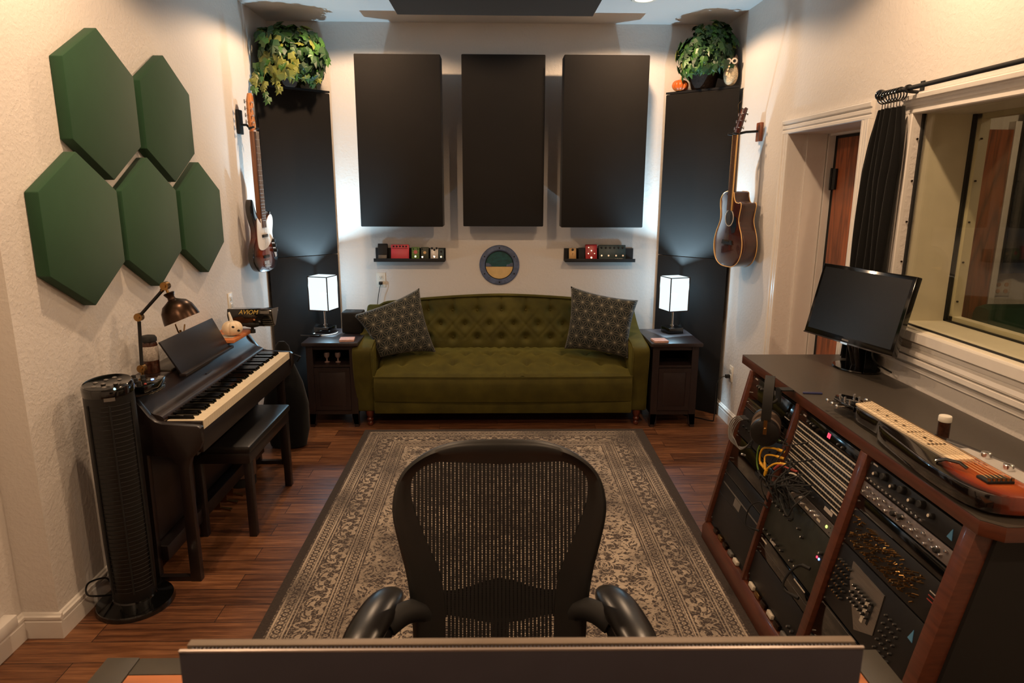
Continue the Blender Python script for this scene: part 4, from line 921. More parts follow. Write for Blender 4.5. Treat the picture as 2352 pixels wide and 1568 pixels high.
# ------------------------------------------------------------------ tower fan
t = thing('tower_fan', 'black tower fan on a round base beside the wall corner', 'fan', (-1.535, 2.62, 0))
G().lathe([(.150, 0), (.152, .008), (.146, .022), (.110, .030), (.085, .040), (.080, .05)], 44).build('base', M_blackgloss, t)
G().lathe([(.080, .036), (.084, .06), (.088, .30), (.090, .90), (.089, .965)], 44).build('body', M_black, t)
cm = Matrix.Translation((0, 0, .955)) @ Matrix.Rotation(math.radians(7), 4, 'X')
G().lathe([(.092, -.02), (.092, .012), (.086, .020), (.080, .016), (.0, .014)], 44, cm, cap=False).build('control_cap', M_blackgloss, t)
b0 = None
for (x, y) in ((-.02, .03), (.03, .035), (-.045, 0), (-.01, -.01), (.035, -.005), (-.03, -.04), (.012, -.045), (0, .055)):
    o = G().sph((0, 0, 0), (.009, .009, .004), 12).build('button', M_greycable, t, loc=cm @ Vector((x, y, .016)))
g = G()
for k in range(44):
    z = .10 + k * .0185
    g.tube([(.0900 * math.cos(a), .0900 * math.sin(a), z) for a in [math.radians(-115 + 5 * i) for i in range(22)]], .0011, 5)
for a in (-116, -62, -8): g.tube([(.0915 * math.cos(math.radians(a)), .0915 * math.sin(math.radians(a)), z) for z in (.09, .9)], .004, 6)
g.build('front_grille', M_blackmatte, t)
G().mesh([(.092 * math.cos(math.radians(a)), .092 * math.sin(math.radians(a)), z) for z in (.918, .932) for a in (-72, -60, -48)], [(0, 1, 4, 3), (1, 2, 5, 4)]).build('logo_plate', M_greycable, t)
G().sph((.060, -.062, .962), .006, 10).build('indicator_light', M_cyanled, t)
G().tube(spline([(-.085, -.02, .05), (-.13, -.10, .10), (-.150, -.06, .13), (-.152, .06, .08), (-.150, .10, .02), (-.148, .13, .006)], 8), .004, 6).build('power_cord', M_black, t)
# black gig bag between piano and table, things under the bench
t = thing('gig_bag', 'black padded gig bag leaning between the piano and left end table', 'bag', (-1.42, 4.42, 0))
G().lathe([(.03, 0), (.12, .01), (.145, .12), (.150, .30), (.120, .45), (.07, .58), (.045, .70), (.02, .73)], 24, Matrix.Scale(.62, 4, (0, 1, 0))).build('bag_body', M_curtain, t)
G().tube([(.06, -.055, .62), (.10, -.075, .66), (.13, -.05, .64), (.10, -.02, .60)], .006, 6).build('handle', M_blackmatte, t)
t = thing('foot_stool', 'small dark round foot stool behind the piano bench legs', 'stool', (-1.52, 4.27 - .45, 0))
G().lathe([(.075, .05), (.085, .06), (.085, .19), (.070, .205), (.0, .207)], 26, cap=False).build('cushion', mat('brown_leatherette', rgb(84, 62, 50)[:3], .5), t)
G().lathe([(.08, 0), (.08, .05)], 26).build('base', M_blackmatte, t)
# ------------------------------------------------------------------ rack desk
TZ = .923
rd = thing('rack_desk', 'cherry edged studio rack desk with charcoal top along the right wall', 'desk', (1.45, 2.38, 0)); RO = (1.45, 2.38)
def R2(x, y): return (x - RO[0], y - RO[1])
RDY0, RDY1 = 1.50, 3.262
outl = [R2(1.215, RDY1), R2(W - .010, RDY1), R2(W - .010, RDY0), R2(1.215 + .03, RDY0), R2(1.205, RDY0 + .04)]
G().prism([(x * .999, y * .999) for x, y in outl], TZ - .0015, TZ).build('laminate_top', M_desktop, rd)
G().prism(outl, TZ - .043, TZ - .0016).build('top_edge', M_cherry, rd, bev=.003)
FX0, FX1, FZ0, FZ1 = 1.045, 1.212, .10, .880
def fx(z): return FX0 + (FX1 - FX0) * (z - FZ0) / (FZ1 - FZ0)
mq = frame((0, 0, 0), (1, 0, 0), (0, 0, 1), (0, -1, 0))
for (a, b) in ((3.105, 3.130), (2.592, 2.614), (2.068, 2.112), (1.548, 1.598)):
    pts = [(fx(.1) - .004, .1), (fx(.88) - .004, .88), (W - .02, .88), (W - .02, .1)]
    if b < 2: pts2 = [(FX0, .0), (FX1, .88), (W - .02, .88), (W - .02, .0)]
    G().prism([(x - RO[0], z) for x, z in pts], -(b - RO[1]), -(a - RO[1]), mq).build('divider_panel', M_cherry, rd, bev=.002)
G().prism([(x - RO[0], z) for x, z in [(fx(.0) + .05, 0), (fx(.88) + .045, .879), (W - .02, .879), (W - .02, 0)]], -(1.547 - RO[1]), -(1.535 - RO[1]), mq).build('end_panel', M_blackmatte, rd)
G().prism([(x - RO[0], z) for x, z in [(1.030, 0), (1.030, .075), (1.048, .1), (1.09, .1), (1.09, 0)]], -(3.125 - RO[1]), -(1.548 - RO[1]), mq).build('plinth', M_cherry, rd, bev=.002)
G().box(R2(1.09, 0)[0], R2(W - .02, 0)[0], 1.55 - RO[1], 3.12 - RO[1], .06, .098).build('floor_board', M_blackmatte, rd)
G().box(R2(1.70, 0)[0], R2(W - .021, 0)[0], 1.60 - RO[1], 3.10 - RO[1], .1, .878).build('back_board', M_blackmatte, rd)
ax_ = Vector((FX1 - FX0, 0, FZ1 - FZ0)).normalized(); nz_ = Vector((-ax_.z, 0, ax_.x))
SCREW = bpy.data.meshes.new('screw'); _b = bmesh.new(); bmesh.ops.create_cone(_b, cap_ends=True, segments=10, radius1=.0035, radius2=.003, depth=.004); _b.to_mesh(SCREW); _b.free(); SCREW.materials.append(M_silver)
BAY = [(3.100, .482), (2.588, .472), (2.064, .462)]
def unit(bay, v0, v1, m, lb, name='rack_unit', depth=.22, inset=.012, cat='audio equipment'):
    y0, w = BAY[bay]; o = Vector((FX0, y0, FZ0)) + ax_ * v0 - nz_ * inset
    t = thing(name, lb, cat, None, 0, 'rack equipment in the desk', mtx=frame(o, (0, -1, 0), ax_, nz_))
    G().box(.001, w - .001, .001, v1 - v0 - .001, -.006, 0, bev=.001).build('faceplate', m, t)
    G().box(.02, w - .02, .003, v1 - v0 - .003, -depth, -.0061).build('chassis', M_blackmatte, t)
    for x in (.008, w - .008):
        for y in ((.008, v1 - v0 - .008) if v1 - v0 > .06 else ((v1 - v0) / 2,)):
            o = bpy.data.objects.new('screw', SCREW); COL.objects.link(o); o.parent = t; o.location = (x, y, 0)
    return t, w, v1 - v0
def knobs(t, pos, r, h, m, cap=None, name='knob', z=0):
    k0 = None
    for x, y in pos:
        if k0 is None:
            k0 = G().lathe([(r, 0), (r * .86, h * .9), (r * .7, h), (0, h)], 14, cap=False).build(name, m, t, loc=(x, y, z))
            if cap: G().lathe([(r * .55, h + .0002), (r * .5, h + .001), (0, h + .001)], 10, cap=False).build('knob_cap', cap, k0)
        else: dup(k0, t, (x, y, z))
def plate(t, x0, x1, y0, y1, m, z=.0004, name='label_strip', h=.0008): return G().box(x0, x1, y0, y1, z, z + h).build(name, m, t)
# bay 1 (far)
t, w, h = unit(0, .690, .782, M_blackgloss, 'glossy black rack unit at the top of the far bay'); plate(t, .025, .055, .080, .086, M_label); knobs(t, [(.085, .06), (.11, .06), (.135, .06)], .007, .012, M_blackmatte, M_silver); plate(t, .40, .45, .02, .024, M_label)
t, w, h = unit(0, .628, .672, M_smoke, 'clear smoked panel rack unit with bright rails in the far bay'); plate(t, .012, w - .012, .040, .043, M_chrome, .003); plate(t, .012, w - .012, .002, .004, M_silver, .003); plate(t, .03, w - .03, .020, .021, M_greycable, .003)
t, w, h = unit(0, .490, .624, M_panelblk, 'black patch unit behind the grey cable loops in the far bay'); knobs(t, [(.05 + .04 * k, .09) for k in range(9)], .006, .008, M_blackmatte, name='jack'); knobs(t, [(.05 + .04 * k, .05) for k in range(9)], .006, .008, M_blackmatte, name='jack')
t, w, h = unit(0, .352, .486, M_blackgloss, 'plain black rack unit with one chrome button in the far bay'); knobs(t, [(.13, .075)], .006, .01, M_chrome, name='button'); plate(t, .30, .36, .05, .066, M_panelblk)
t, w, h = unit(0, .285, .348, M_panelblk, 'thin black rack panel above the power amplifier'); plate(t, .01, w - .01, .002, .003, M_greycable)
t, w, h = unit(0, .030, .282, M_panelblk, 'large black power amplifier in the far bay'); plate(t, .02, w - .02, .205, .212, M_greycable); plate(t, .02, .10, .206, .211, M_silver); plate(t, .19, .265, .165, .203, M_greycable, name='vent_label'); plate(t, .01, w - .01, .150, .151, M_blackgloss)
t, w, h = unit(0, .001, .028, M_blackmatte, 'power strip with plugs at the bottom of the far bay', inset=.02); 
for k in range(5): G().box(.08 + .07 * k, .125 + .07 * k, .004, .022, 0, .018, bev=.003).build('plug', [M_bronze, M_brass, M_bronze, M_greycable, M_cream][k], t)
# bay 2
t, w, h = unit(1, .742, .784, M_blackgloss, 'black rack unit with red display at the top of the middle bay'); plate(t, .03, .055, .026, .032, M_label); knobs(t, [(.09, .018), (.115, .018), (.14, .018), (.33, .018), (.36, .018)], .006, .011, M_blackmatte, M_silver); plate(t, .238, .246, .012, .030, M_redled, name='display_digit'); plate(t, .250, .258, .012, .030, M_redled, name='display_digit')
names = ['top', 'second', 'third', 'lowest']
for k in range(4):
    v1 = .740 - k * .0465
    t, w, h = unit(1, v1 - .0445, v1, M_silver, '%s patch bay of the four striped ones in the middle bay' % names[k], 'patch_bay')
    plate(t, .014, w - .014, .038, .0425, M_cream); plate(t, .014, w - .014, .001, .0055, M_cream); plate(t, .014, w - .014, .019, .0235, M_cream)
    g = G()
    for r in (.0305, .0125):
        for c in range(24):
            x = .026 + c * (w - .052) / 23; g.box(x - .0058, x + .0058, r - .0052, r + .0052, .0004, .0022)
    g.build('jack_sockets', M_blackmatte, t)
t, w, h = unit(1, .508, .552, M_navy if 0 else M_panelblk, 'black rack unit with pale lettering right of the dark cable tangle'); plate(t, .365, .425, .016, .030, M_label); plate(t, .405, .45, .033, .038, M_cream); knobs(t, [(.04 + .03 * k, .02) for k in range(9)], .005, .009, M_blackmatte)
t, w, h = unit(1, .460, .505, M_greypanel, 'silver grey single height rack unit in the middle bay'); plate(t, .002, .47, .001, .0435, M_silver, name='front_overlay')
knobs(t, [(.14, .022), (.20, .030), (.225, .016), (.30, .022), (.335, .022)], .007, .012, M_chrome, z=.0012); plate(t, .25, .285, .012, .020, M_cream, .0014); plate(t, .345, .37, .012, .020, M_cream, .0014); knobs(t, [(.415, .022)], .006, .002, M_greenled, z=.0012, name='indicator_light'); knobs(t, [(.44, .03), (.44, .012)], .003, .0005, M_blackmatte, z=.0012, name='screw_hole')
t, w, h = unit(1, .235, .457, mat('dark_green_black_panel', rgb(34, 36, 28)[:3], .5, var=.25), 'dark green black valve preamp with two rows of chrome knobs')
knobs(t, [(.03 + .038 * k, .150) for k in range(5)] + [(.262, .155), (.300, .140)], .0065, .013, M_blackmatte, M_chrome)
knobs(t, [(.03 + .042 * k, .025) for k in range(5)] + [(.28, .03), (.32, .03)], .0065, .013, M_blackmatte, M_chrome, name='lower_knob'); plate(t, .085, .13, .004, .016, M_label)
for (x, m) in ((.435, M_blueled), (.420, M_redled)): G().sph((x, .13, .001), (.005, .005, .003), 10).build('indicator_light', m, t)
knobs(t, [(.44, .155)], .008, .014, M_blackmatte, M_chrome, name='gain_knob')
t, w, h = unit(1, .160, .232, M_blackgloss, 'glossy black rack unit with cream legend strips in the middle bay'); plate(t, .015, .07, .052, .058, M_cream); plate(t, .33, .42, .058, .063, M_cream); plate(t, .01, w - .01, .030, .031, M_greycable)
t, w, h = unit(1, .034, .157, M_panelblk, 'large matte black rack panel near the bottom of the middle bay'); knobs(t, [(.40, .03), (.43, .03)], .007, .012, M_blackmatte, M_silver)
t, w, h = unit(1, .001, .031, M_blackmatte, 'power strip with plugs at the bottom of the middle bay', inset=.02)
for k in range(6): G().box(.04 + .065 * k, .085 + .065 * k, .005, .024, 0, .016, bev=.003).build('plug', [M_cream, M_brass, M_bronze, M_cream, M_bronze, M_greycable][k], t)
# bay 3 (near)
t, w, h = unit(2, .715, .784, M_panelblk, 'black synthesizer module with cream tipped knobs at the top of the near bay')
plate(t, .018, .045, .062, .067, M_label); knobs(t, [(.055 + .095 * k, .042) for k in range(4)], .009, .016, M_blackmatte, M_cream, name='large_knob'); knobs(t, [(.10 + .095 * k, .052) for k in range(3)], .013, .018, M_blackmatte, name='rotary_knob')
knobs(t, [(.02 + .022 * k, .012) for k in range(14)], .0045, .009, M_chrome, name='small_knob')
G().prism([(.412, .020), (.434, .018), (.424, .048), (.420, .040)], .0004, .002).build('blue_emblem', emis('blue_emblem_glow', rgb(70, 115, 140), .1), t)  # emblem colour is given a faint glow of its own
t, w, h = unit(2, .665, .712, M_greypanel, 'lavender grey rack unit covered with chrome knobs')
random.seed(4); knobs(t, [(.02 + .0165 * k, .015 + .017 * (k % 2) + .004 * math.sin(k * 2.1)) for k in range(26)], .0050, .010, M_chrome); knobs(t, [(.19, .022), (.225, .03), (.40, .02)], .009, .013, M_blackmatte, name='dark_knob')
t, w, h = unit(2, .620, .662, M_blackgloss, 'thin black rack unit with one silver line in the near bay'); plate(t, .03, .22, .001, .0025, M_silver)
t, w, h = unit(2, .492, .617, M_panelblk, 'patch panel bristling with brass plugs in the near bay', 'patch_rack')
g = G(); random.seed(5)
for c in range(38):
    for r in range(7):
        if random.random() < .6:
            x = .03 + c * .0098; y = .022 + r * .0132; g.cyl((x, y, 0), (x + random.uniform(-.004, .004), y + random.uniform(-.004, .004), random.uniform(.006, .02)), .0023, n=6)
g.build('brass_pins', M_brass, t); plate(t, .425, .455, .06, .063, M_redcable); plate(t, .425, .455, .072, .075, M_redcable); plate(t, .425, .455, .084, .087, M_label)
t, w, h = unit(2, .270, .489, M_panelblk, 'modular synthesizer tray with clustered knobs and a silver module')
G().prism([(.20, .02), (.285, .06), (.275, .19), (.09, .195), (.10, .14)], .0004, .003).build('silver_module', M_silver, t)
random.seed(8); knobs(t, [(.03 + .017 * (k % 5) + random.uniform(-.003, .003), .06 + .026 * (k // 5)) for k in range(25)], .0052, .012, M_blackmatte, M_brass)
knobs(t, [(.14 + .02 * (k % 6), .09 + .024 * (k // 6)) for k in range(18)], .006, .012, M_blackmatte, M_chrome, name='module_knob', z=.003)
knobs(t, [(.31 + .022 * (k % 4), .04 + .027 * (k // 4)) for k in range(20)], .0045, .009, M_blackmatte, M_silver, name='small_knob')
plate(t, .21, .225, .06, .13, M_cream, .0032, 'fader_slot'); plate(t, .24, .25, .07, .14, M_blackmatte, .0032, 'fader_slot')
G().prism([(.412, .150), (.434, .148), (.424, .182), (.420, .170)], .0004, .002).build('blue_emblem', bpy.data.materials['blue_emblem_glow'], t)
t, w, h = unit(2, .140, .267, M_blackgloss, 'glossy black rack unit low in the near bay'); plate(t, .01, w - .01, .120, .121, M_greycable)
t, w, h = unit(2, .001, .137, M_panelblk, 'matte black rack unit at the bottom of the near bay'); plate(t, .01, w - .01, .10, .101, M_greycable)
# patch cables
def RP(bay, x, v, out=0.0):
    return Vector((FX0, BAY[bay][0] - x, FZ0)) + ax_ * v + nz_ * out
def cable(name, lb, m, pts, r=.003, grp='patch cables hanging from the rack'):
    P = spline(pts, 8); o = G().tube(P, r, 7).build(name, m)
    for a, b in ((P[0], P[2]), (P[-1], P[-3])): G().cyl(a, a + (b - a).normalized() * .03, r * 1.6, n=10).build('plug_end', m if m in (M_yellow, M_redcable) else M_blackmatte, o)
    return tag(o, lb, 'cable', grp)
cable('patch_cable', 'upper yellow patch cable arching left of the striped patch bays', M_yellow, [RP(1, .02, .600, .01), RP(1, .0, .60, .05), RP(1, -.045, .575, .07), RP(1, -.06, .52, .06), RP(1, -.03, .50, .045)], .0042)
cable('patch_cable', 'middle yellow patch cable below the upper arch', M_yellow, [RP(1, .03, .575, .01), RP(1, .0, .57, .05), RP(1, -.035, .545, .055), RP(1, -.01, .50, .05)], .0036)
cable('patch_cable', 'lower yellow patch cable curling toward the patch bay', M_yellow, [RP(1, .075, .565, .01), RP(1, .05, .555, .045), RP(1, .015, .515, .055), RP(1, .0, .48, .05)], .0042)
cable('patch_cable', 'olive green patch cable beside the yellow arches', M_lime, [RP(1, -.0, .63, .01), RP(1, -.04, .615, .06), RP(1, -.08, .57, .07), RP(1, -.075, .50, .06), RP(1, -.03, .46, .05)], .0036)
cable('patch_cable', 'bright lime patch cable above the yellow arches', M_lime, [RP(1, .025, .635, .01), RP(1, -.01, .637, .055), RP(1, -.07, .60, .07), RP(1, -.085, .53, .06)], .003)
cable('patch_cable', 'dusty red patch cable entering the lower patch bay', M_redcable, [RP(1, .155, .572, .008), RP(1, .11, .566, .03), RP(1, .075, .56, .04), RP(1, .05, .53, .045)], .0036)
cable('patch_cable', 'tan patch cable above the dark cable tangle', M_cream, [RP(1, .225, .560, .008), RP(1, .20, .572, .03), RP(1, .17, .567, .04), RP(1, .14, .545, .045)], .0034)
random.seed(12)
for k in range(5):
    cable('instrument_cable', ['outermost', 'second', 'third', 'fourth', 'innermost'][k] + ' grey cable loop hanging in the far bay', M_greycable, [RP(0, .09 + .012 * k, .60, .01), RP(0, .05 + .014 * k, .575, .04), RP(0, .035 + .016 * k, .525 - .004 * k, .05), RP(0, .08 + .016 * k, .475 + .004 * k, .05), RP(0, .16 + .01 * k, .47, .035), RP(0, .24, .50 + .01 * k, .012)], .0026)
g = G()
for k in range(26):
    a = RP(1, random.uniform(.06, .30), random.uniform(.51, .60), .01); b = RP(1, random.uniform(.05, .30), random.uniform(.43, .50), random.uniform(.02, .07)); c = (a + b) / 2 + nz_ * random.uniform(.02, .06) + Vector((0, random.uniform(-.05, .05), 0))
    g.tube(spline([a, c, b, b + Vector((0, random.uniform(.02, .1), random.uniform(-.05, .04)))], 5), .0028, 6)
tag(g.build('cable_tangle', M_blackmatte), 'tangle of black cables plugged below the striped patch bays', 'cables', None, 'stuff')
for k, (a, b, c, d, lb) in enumerate([(.02, .62, .09, .42, 'black cable drooping from the yellow cables to the green black preamp'), (-.02, .60, .03, .38, 'thin black cable hanging beside the middle divider'), (.17, .70, .02, .655, 'dark thin cable crossing the upper striped patch bays'), (.24, .66, .07, .60, 'dark thin cable crossing the third striped patch bay')]):
    cable('thin_cable', lb, M_blackmatte, [RP(1, a, b, .012), RP(1, (a + c) / 2, min(b, d) + .5 * abs(b - d) - .03, .06), RP(1, c, d, .02)], .0022)
cable('thin_cable', 'black cable looped around the divider between far and middle bays', M_blackmatte, [RP(1, .02, .35, .005), RP(1, -.015, .355, .03), RP(1, -.05, .31, .045), RP(1, -.045, .24, .045), RP(1, -.015, .235, .03), RP(1, .01, .24, .005)], .0028)
cable('thick_cable', 'thick black cable looping at the right edge of the green black preamp', M_blackmatte, [RP(1, .43, .32, .005), RP(1, .40, .31, .03), RP(1, .375, .25, .045), RP(1, .38, .20, .045), RP(1, .43, .20, .01)], .0045)
# headphones on a hook
t = thing('headphones', 'black over-ear headphones hanging from the rack desk edge', 'headphones', (1.115, 2.665, .785)); t.rotation_euler = (0, 0, -.42); t.scale = (1.18, 1.18, 1.18)
hb = [(.0 + .003 * math.cos(a), .052 * math.cos(a), .075 + .095 * math.sin(a)) for a in [PI * i / 18 for i in range(19)]]
g = G(); co = []
for i, p in enumerate([(0, .072, -.02), (0, .075, .03)] + [(0, .075 * math.cos(PI * i / 16), .06 + .105 * math.sin(PI * i / 16)) for i in range(17)] + [(0, -.075, .03), (0, -.072, -.02)]):
    co.append(p)
rows = []
for p in co: rows += [(p[0] - .016, p[1], p[2]), (p[0] + .016, p[1], p[2]), (p[0] + .014, p[1] * .93, p[2] - .004), (p[0] - .014, p[1] * .93, p[2] - .004)]
F = [(i * 4 + k, i * 4 + (k + 1) % 4, (i + 1) * 4 + (k + 1) % 4, (i + 1) * 4 + k) for i in range(len(co) - 1) for k in range(4)]
g.mesh(rows, F).build('headband', M_blackmatte, t)
for s in (-1, 1):
    e = frame((0, s * .060, -.020), (1, 0, 0), (0, 0, 1), (0, -s, 0) if s > 0 else (0, -s, 0))
    G().lathe([(.034, -.018), (.046, -.014), (.050, 0), (.048, .012), (.044, .016)], 32, e).build('ear_cup', M_leather, t)
    G().lathe([(.028, .016), (.047, .017), (.050, .026), (.044, .034), (.030, .034), (.026, .022)], 32, e, cap=False).build('ear_pad', mat('brown_grey_velour', rgb(84, 70, 60)[:3], .9), t)
    G().box(-.006, .006, s * .082 - .004, s * .082 + .004, -.02, .03).sph((0, s * .084, .0), (.006, .004, .006), 8).build('yoke', M_brass, t)
t = thing('headphone_hook', 'dark hook under the desk edge that holds the headphones', 'hook', (1.17, 2.655, .905)); G().box(-.02, .035, -.022, .022, .0186, .024).box(-.022, -.016, -.022, .022, -.03, .024).tube([(-.018, 0, -.02), (-.035, 0, -.035), (-.055, 0, -.035), (-.065, 0, -.022)], .006, 8).build('hook_body', M_blackmatte, t)
o = G().box(-.035, .04, -.006, .006, 0, .008, bev=.003).build('marker_pen', M_navy); o.location = (1.262, 2.60, TZ); o.rotation_euler = (0, 0, -.15); tag(o, 'dark blue marker pen at the front edge of the desktop', 'pen')
# display monitor on the rack desk
t = thing('computer_monitor', 'black widescreen monitor with glossy oval stand on the rack desk', 'monitor', (1.645, 2.995, TZ))
nrm = Vector((math.sin(-1.3214), -math.cos(-1.3214), 0)); rt = Vector((math.cos(-1.3214), math.sin(-1.3214), 0)); tl = .227
up = Vector((0, 0, 1)) * math.cos(tl) - nrm * math.sin(tl); fn = rt.cross(up)
mm = frame(Vector((1.573, 2.925, 1.223)) - Vector(t.location), rt, up, fn); MW, MH = .2675, .1665
G().box(-MW, MW, -MH, MH, -.028, 0, mm, bev=.004).box(-.12, .12, -.12, .10, -.050, -.028, mm, bev=.006).build('housing', M_blackgloss, t)
G().box(-MW + .018, MW - .018, -MH + .026, MH - .016, 0, .0006, mm).build('screen', M_screen, t)
G().box(-MW, MW, -MH - .003, -MH + .003, -.020, .002, mm).build('bezel_edge', M_smoke, t)
G().box(-.020, .020, -MH + .009, -MH + .016, 0, .0012, mm).build('maker_badge', M_greycable, t)
G().box(-.02, .02, -MH - .006, -MH + .002, 0, .003, mm).build('power_light_bar', M_chrome, t)
G().lathe([(.098, 0), (.100, .004), (.097, .009), (.02, .012), (.0, .0125)], 44, Matrix.Translation((0, 0, 0)) @ Matrix.Scale(1.16, 4, rt) @ Matrix.Scale(.9, 4, nrm), cap=False).build('stand_base', M_blackgloss, t)
G().cyl((0, .018, .010), mm @ Vector((-.022, -.13, -.03)), .011, n=14).cyl((0, -.018, .010), mm @ Vector((.022, -.13, -.03)), .011, n=14).build('stand_neck', M_smoke, t)
G().tube(spline([mm @ Vector((.10, -.10, -.05)), mm @ Vector((.13, -.20, -.05)), Vector((.10, -.125, .01)), Vector((.11, -.16, .004))], 6), .004, 6).build('power_cord', M_black, t)
# lap steel guitar
LZ = TZ + .004
t = thing('lap_steel_guitar', 'sunburst lap steel guitar with pale fretboard lying on the rack desk', 'lap steel guitar', (1.30, 1.90, LZ))
def LP(pts): return [(x - 1.30, y - 1.90) for x, y in pts]
body = [(1.236, 2.075), (1.225, 2.02), (1.212, 1.90), (1.202, 1.80), (1.200, 1.70), (1.206, 1.62), (1.228, 1.565), (1.275, 1.540), (1.35, 1.535), (1.40, 1.56), (1.425, 1.62), (1.432, 1.70), (1.428, 1.80), (1.405, 1.90), (1.372, 1.98), (1.350, 2.03), (1.345, 2.10), (1.335, 2.28), (1.262, 2.27), (1.256, 2.12)]
sm = [(v.x, v.y) for v in spline([(a, b, 0) for a, b in LP(body)], 5, True)]
M_lsb = sunburst('lap_steel_sunburst', .025, -.235, .115, .175, rgb(164, 80, 40), rgb(122, 46, 24), rgb(16, 11, 10))
G().prism(sm, .006, .056).build('body', M_lsb, t, bev=.006)
G().mesh([(x * .97, y * .985, .0562) for x, y in LP([(1.263, 2.28), (1.333, 2.30), (1.3405, 1.766), (1.269, 1.761)])] + [(x * .97, y * .985, .063) for x, y in LP([(1.263, 2.28), (1.333, 2.30), (1.3405, 1.766), (1.269, 1.761)])], [(4, 5, 6, 7), (0, 1, 5, 4), (1, 2, 6, 5), (2, 3, 7, 6), (3, 0, 4, 7)]).build('fretboard', mat('printed_maple_fretboard', rgb(238, 218, 186)[:3], .3, var=.05), t)
g = G(); y = 2.275
for k in range(28):
    yy = 2.275 - .60 * (1 - 2 ** (-k / 12)) * 1.0
    if yy > 1.77: g.box(-.034, .034, yy - 1.90 - .0006, yy - 1.90 + .0006, .063, .0634)
for k in (3, 5, 7, 9, 15, 17):
    yy = 2.275 - .60 * (1 - 2 ** (-(k - .5) / 12)) - 1.90; g.mesh([(-.006, yy, .0636), (0, yy + .008, .0636), (.006, yy, .0636), (0, yy - .008, .0636)], [(0, 1, 2, 3)])
for k in (12, 19):
    yy = 2.275 - .60 * (1 - 2 ** (-(k - .5) / 12)) - 1.90
    for q in range(5): g.mesh([(-.026 + q * .012, yy, .0636), (-.021 + q * .012, yy + .006, .0636), (-.016 + q * .012, yy, .0636), (-.021 + q * .012, yy - .006, .0636)], [(0, 1, 2, 3)])
g.build('fret_marks', M_bronze, t)
hd = LP([(1.262, 2.28), (1.338, 2.30), (1.335, 2.40), (1.30, 2.44), (1.268, 2.43), (1.245, 2.39), (1.250, 2.32)])
G().prism(hd, .026, .046).build('headstock', M_blackgloss, t, bev=.003)
tk = None
for k in range(6):
    s = -1 if k < 3 else 1; yy = .42 + .035 * (k % 3); x = -.045 if s < 0 else .032
    g = G().cyl((x + s * -.012, yy, .046), (x + s * -.012, yy, .060), .004, n=10).cyl((x, yy, .036), (x + s * .030, yy, .036), .0028, n=8).sph((x + s * .034, yy, .036), (.005, .010, .008), 10).build('tuner', M_chrome, t)
G().prism(LP([(1.360, 1.86), (1.385, 1.86), (1.415, 1.74), (1.420, 1.62), (1.385, 1.58), (1.365, 1.62), (1.362, 1.74)]), .0562, .058).build('control_plate', M_silverpaint, t)
for (x, y) in ((1.388, 1.792), (1.388, 1.705)): G().lathe([(.014, 0), (.013, .014), (.010, .016), (0, .016)], 22, cap=False).build('knob', M_chrome, t, loc=(x - 1.30, y - 1.90, .058))
G().box(-.032, .040, -.285, -.240, .0562, .064, bev=.002).build('bridge', M_blackmatte, t)
for k in range(6): G().cyl((-.026 + k * .0125, -.280, .064), (-.026 + k * .0125, -.280, .071), .0042, n=10).build('saddle', M_brass, t)
G().tube([(-.075, -.14, .060), (-.060, -.155, .072), (-.040, -.185, .074), (-.032, -.205, .066)], .005, 8).build('hand_rest', M_blackgloss, t)
g = G()
for k in range(6): g.cyl((-.026 + k * .0125, -.275, .070), (-.026 + k * .0105, .395, .067), .0007, n=5, cap=False)
g.build('strings', M_brass, t)
for (x, y) in ((-.05, -.28), (.05, -.28), (0, .1)): G().cyl((x, y, 0), (x, y, .0065), .01).build('rubber_foot', M_blackmatte, t)
t = thing('guitar_slide_jar', 'small dark jar with white cap behind the lap steel', 'jar', (1.46, 2.085, TZ))
G().lathe([(.017, 0), (.018, .003), (.018, .066)], 22).build('jar_body', M_amberglass, t); G().lathe([(.0195, .066), (.020, .068), (.0195, .083), (.018, .085), (0, .0855)], 22, cap=False).build('cap', M_white, t)
# ------------------------------------------------------------------ curtain and rod
t = thing('curtain_rod', 'black curtain rod with round finial above the studio window', 'curtain rod', (1.675, 3.075, 2.125))
G().cyl((0, 0, 0), (0, -1.0, 0.003), .009, n=14).cyl((0, -1.0, 0.003), (0, -2.4, .006), .011, n=14).build('rod', M_blackmatte, t)
G().sph((0, .035, 0), .024, 18).cyl((0, 0, 0), (0, .014, 0), .013).build('finial', M_blackgloss, t)
for y in (-.17, -2.3): G().cyl((0, y, -.010), (W - 1.675, y, -.015), .007).box(W - 1.681, W - 1.6755, y - .012, y + .012, -.05, .03).cyl((0, y - .006, 0), (0, y + .006, 0), .016).build('bracket', M_blackmatte, t)
t = thing('curtain', 'black gathered curtain hanging at the left edge of the window', 'curtain', (1.675, 3.05, .93))
def cur(u, v):
    z = v * 1.132; zz = .93 + z
    w0 = .115 + .030 * min(1, (2.06 - zz) / .25); c = 3.03 + .03 * min(1, (2.06 - zz) / .3)
    y = c + (u * 2 - 1) * (-w0) * (.86 + .14 * min(1, (2.06 - zz) / .12)); a = .013 + .007 * (1 - v)
    x = 1.62 + a * math.sin(u * 2 * PI * 5.5 + .6 * math.sin(v * 3)) + .006 * math.sin(v * 7 + u * 9)
    return (x - 1.62, y - 3.05, z)
g = G().grid(90, 40, cur); g.grid(90, 40, lambda u, v: (cur(u, v)[0] + .004, cur(u, v)[1], cur(u, v)[2])); g.build('cloth', M_curtain, t, ang=85)
rg = None
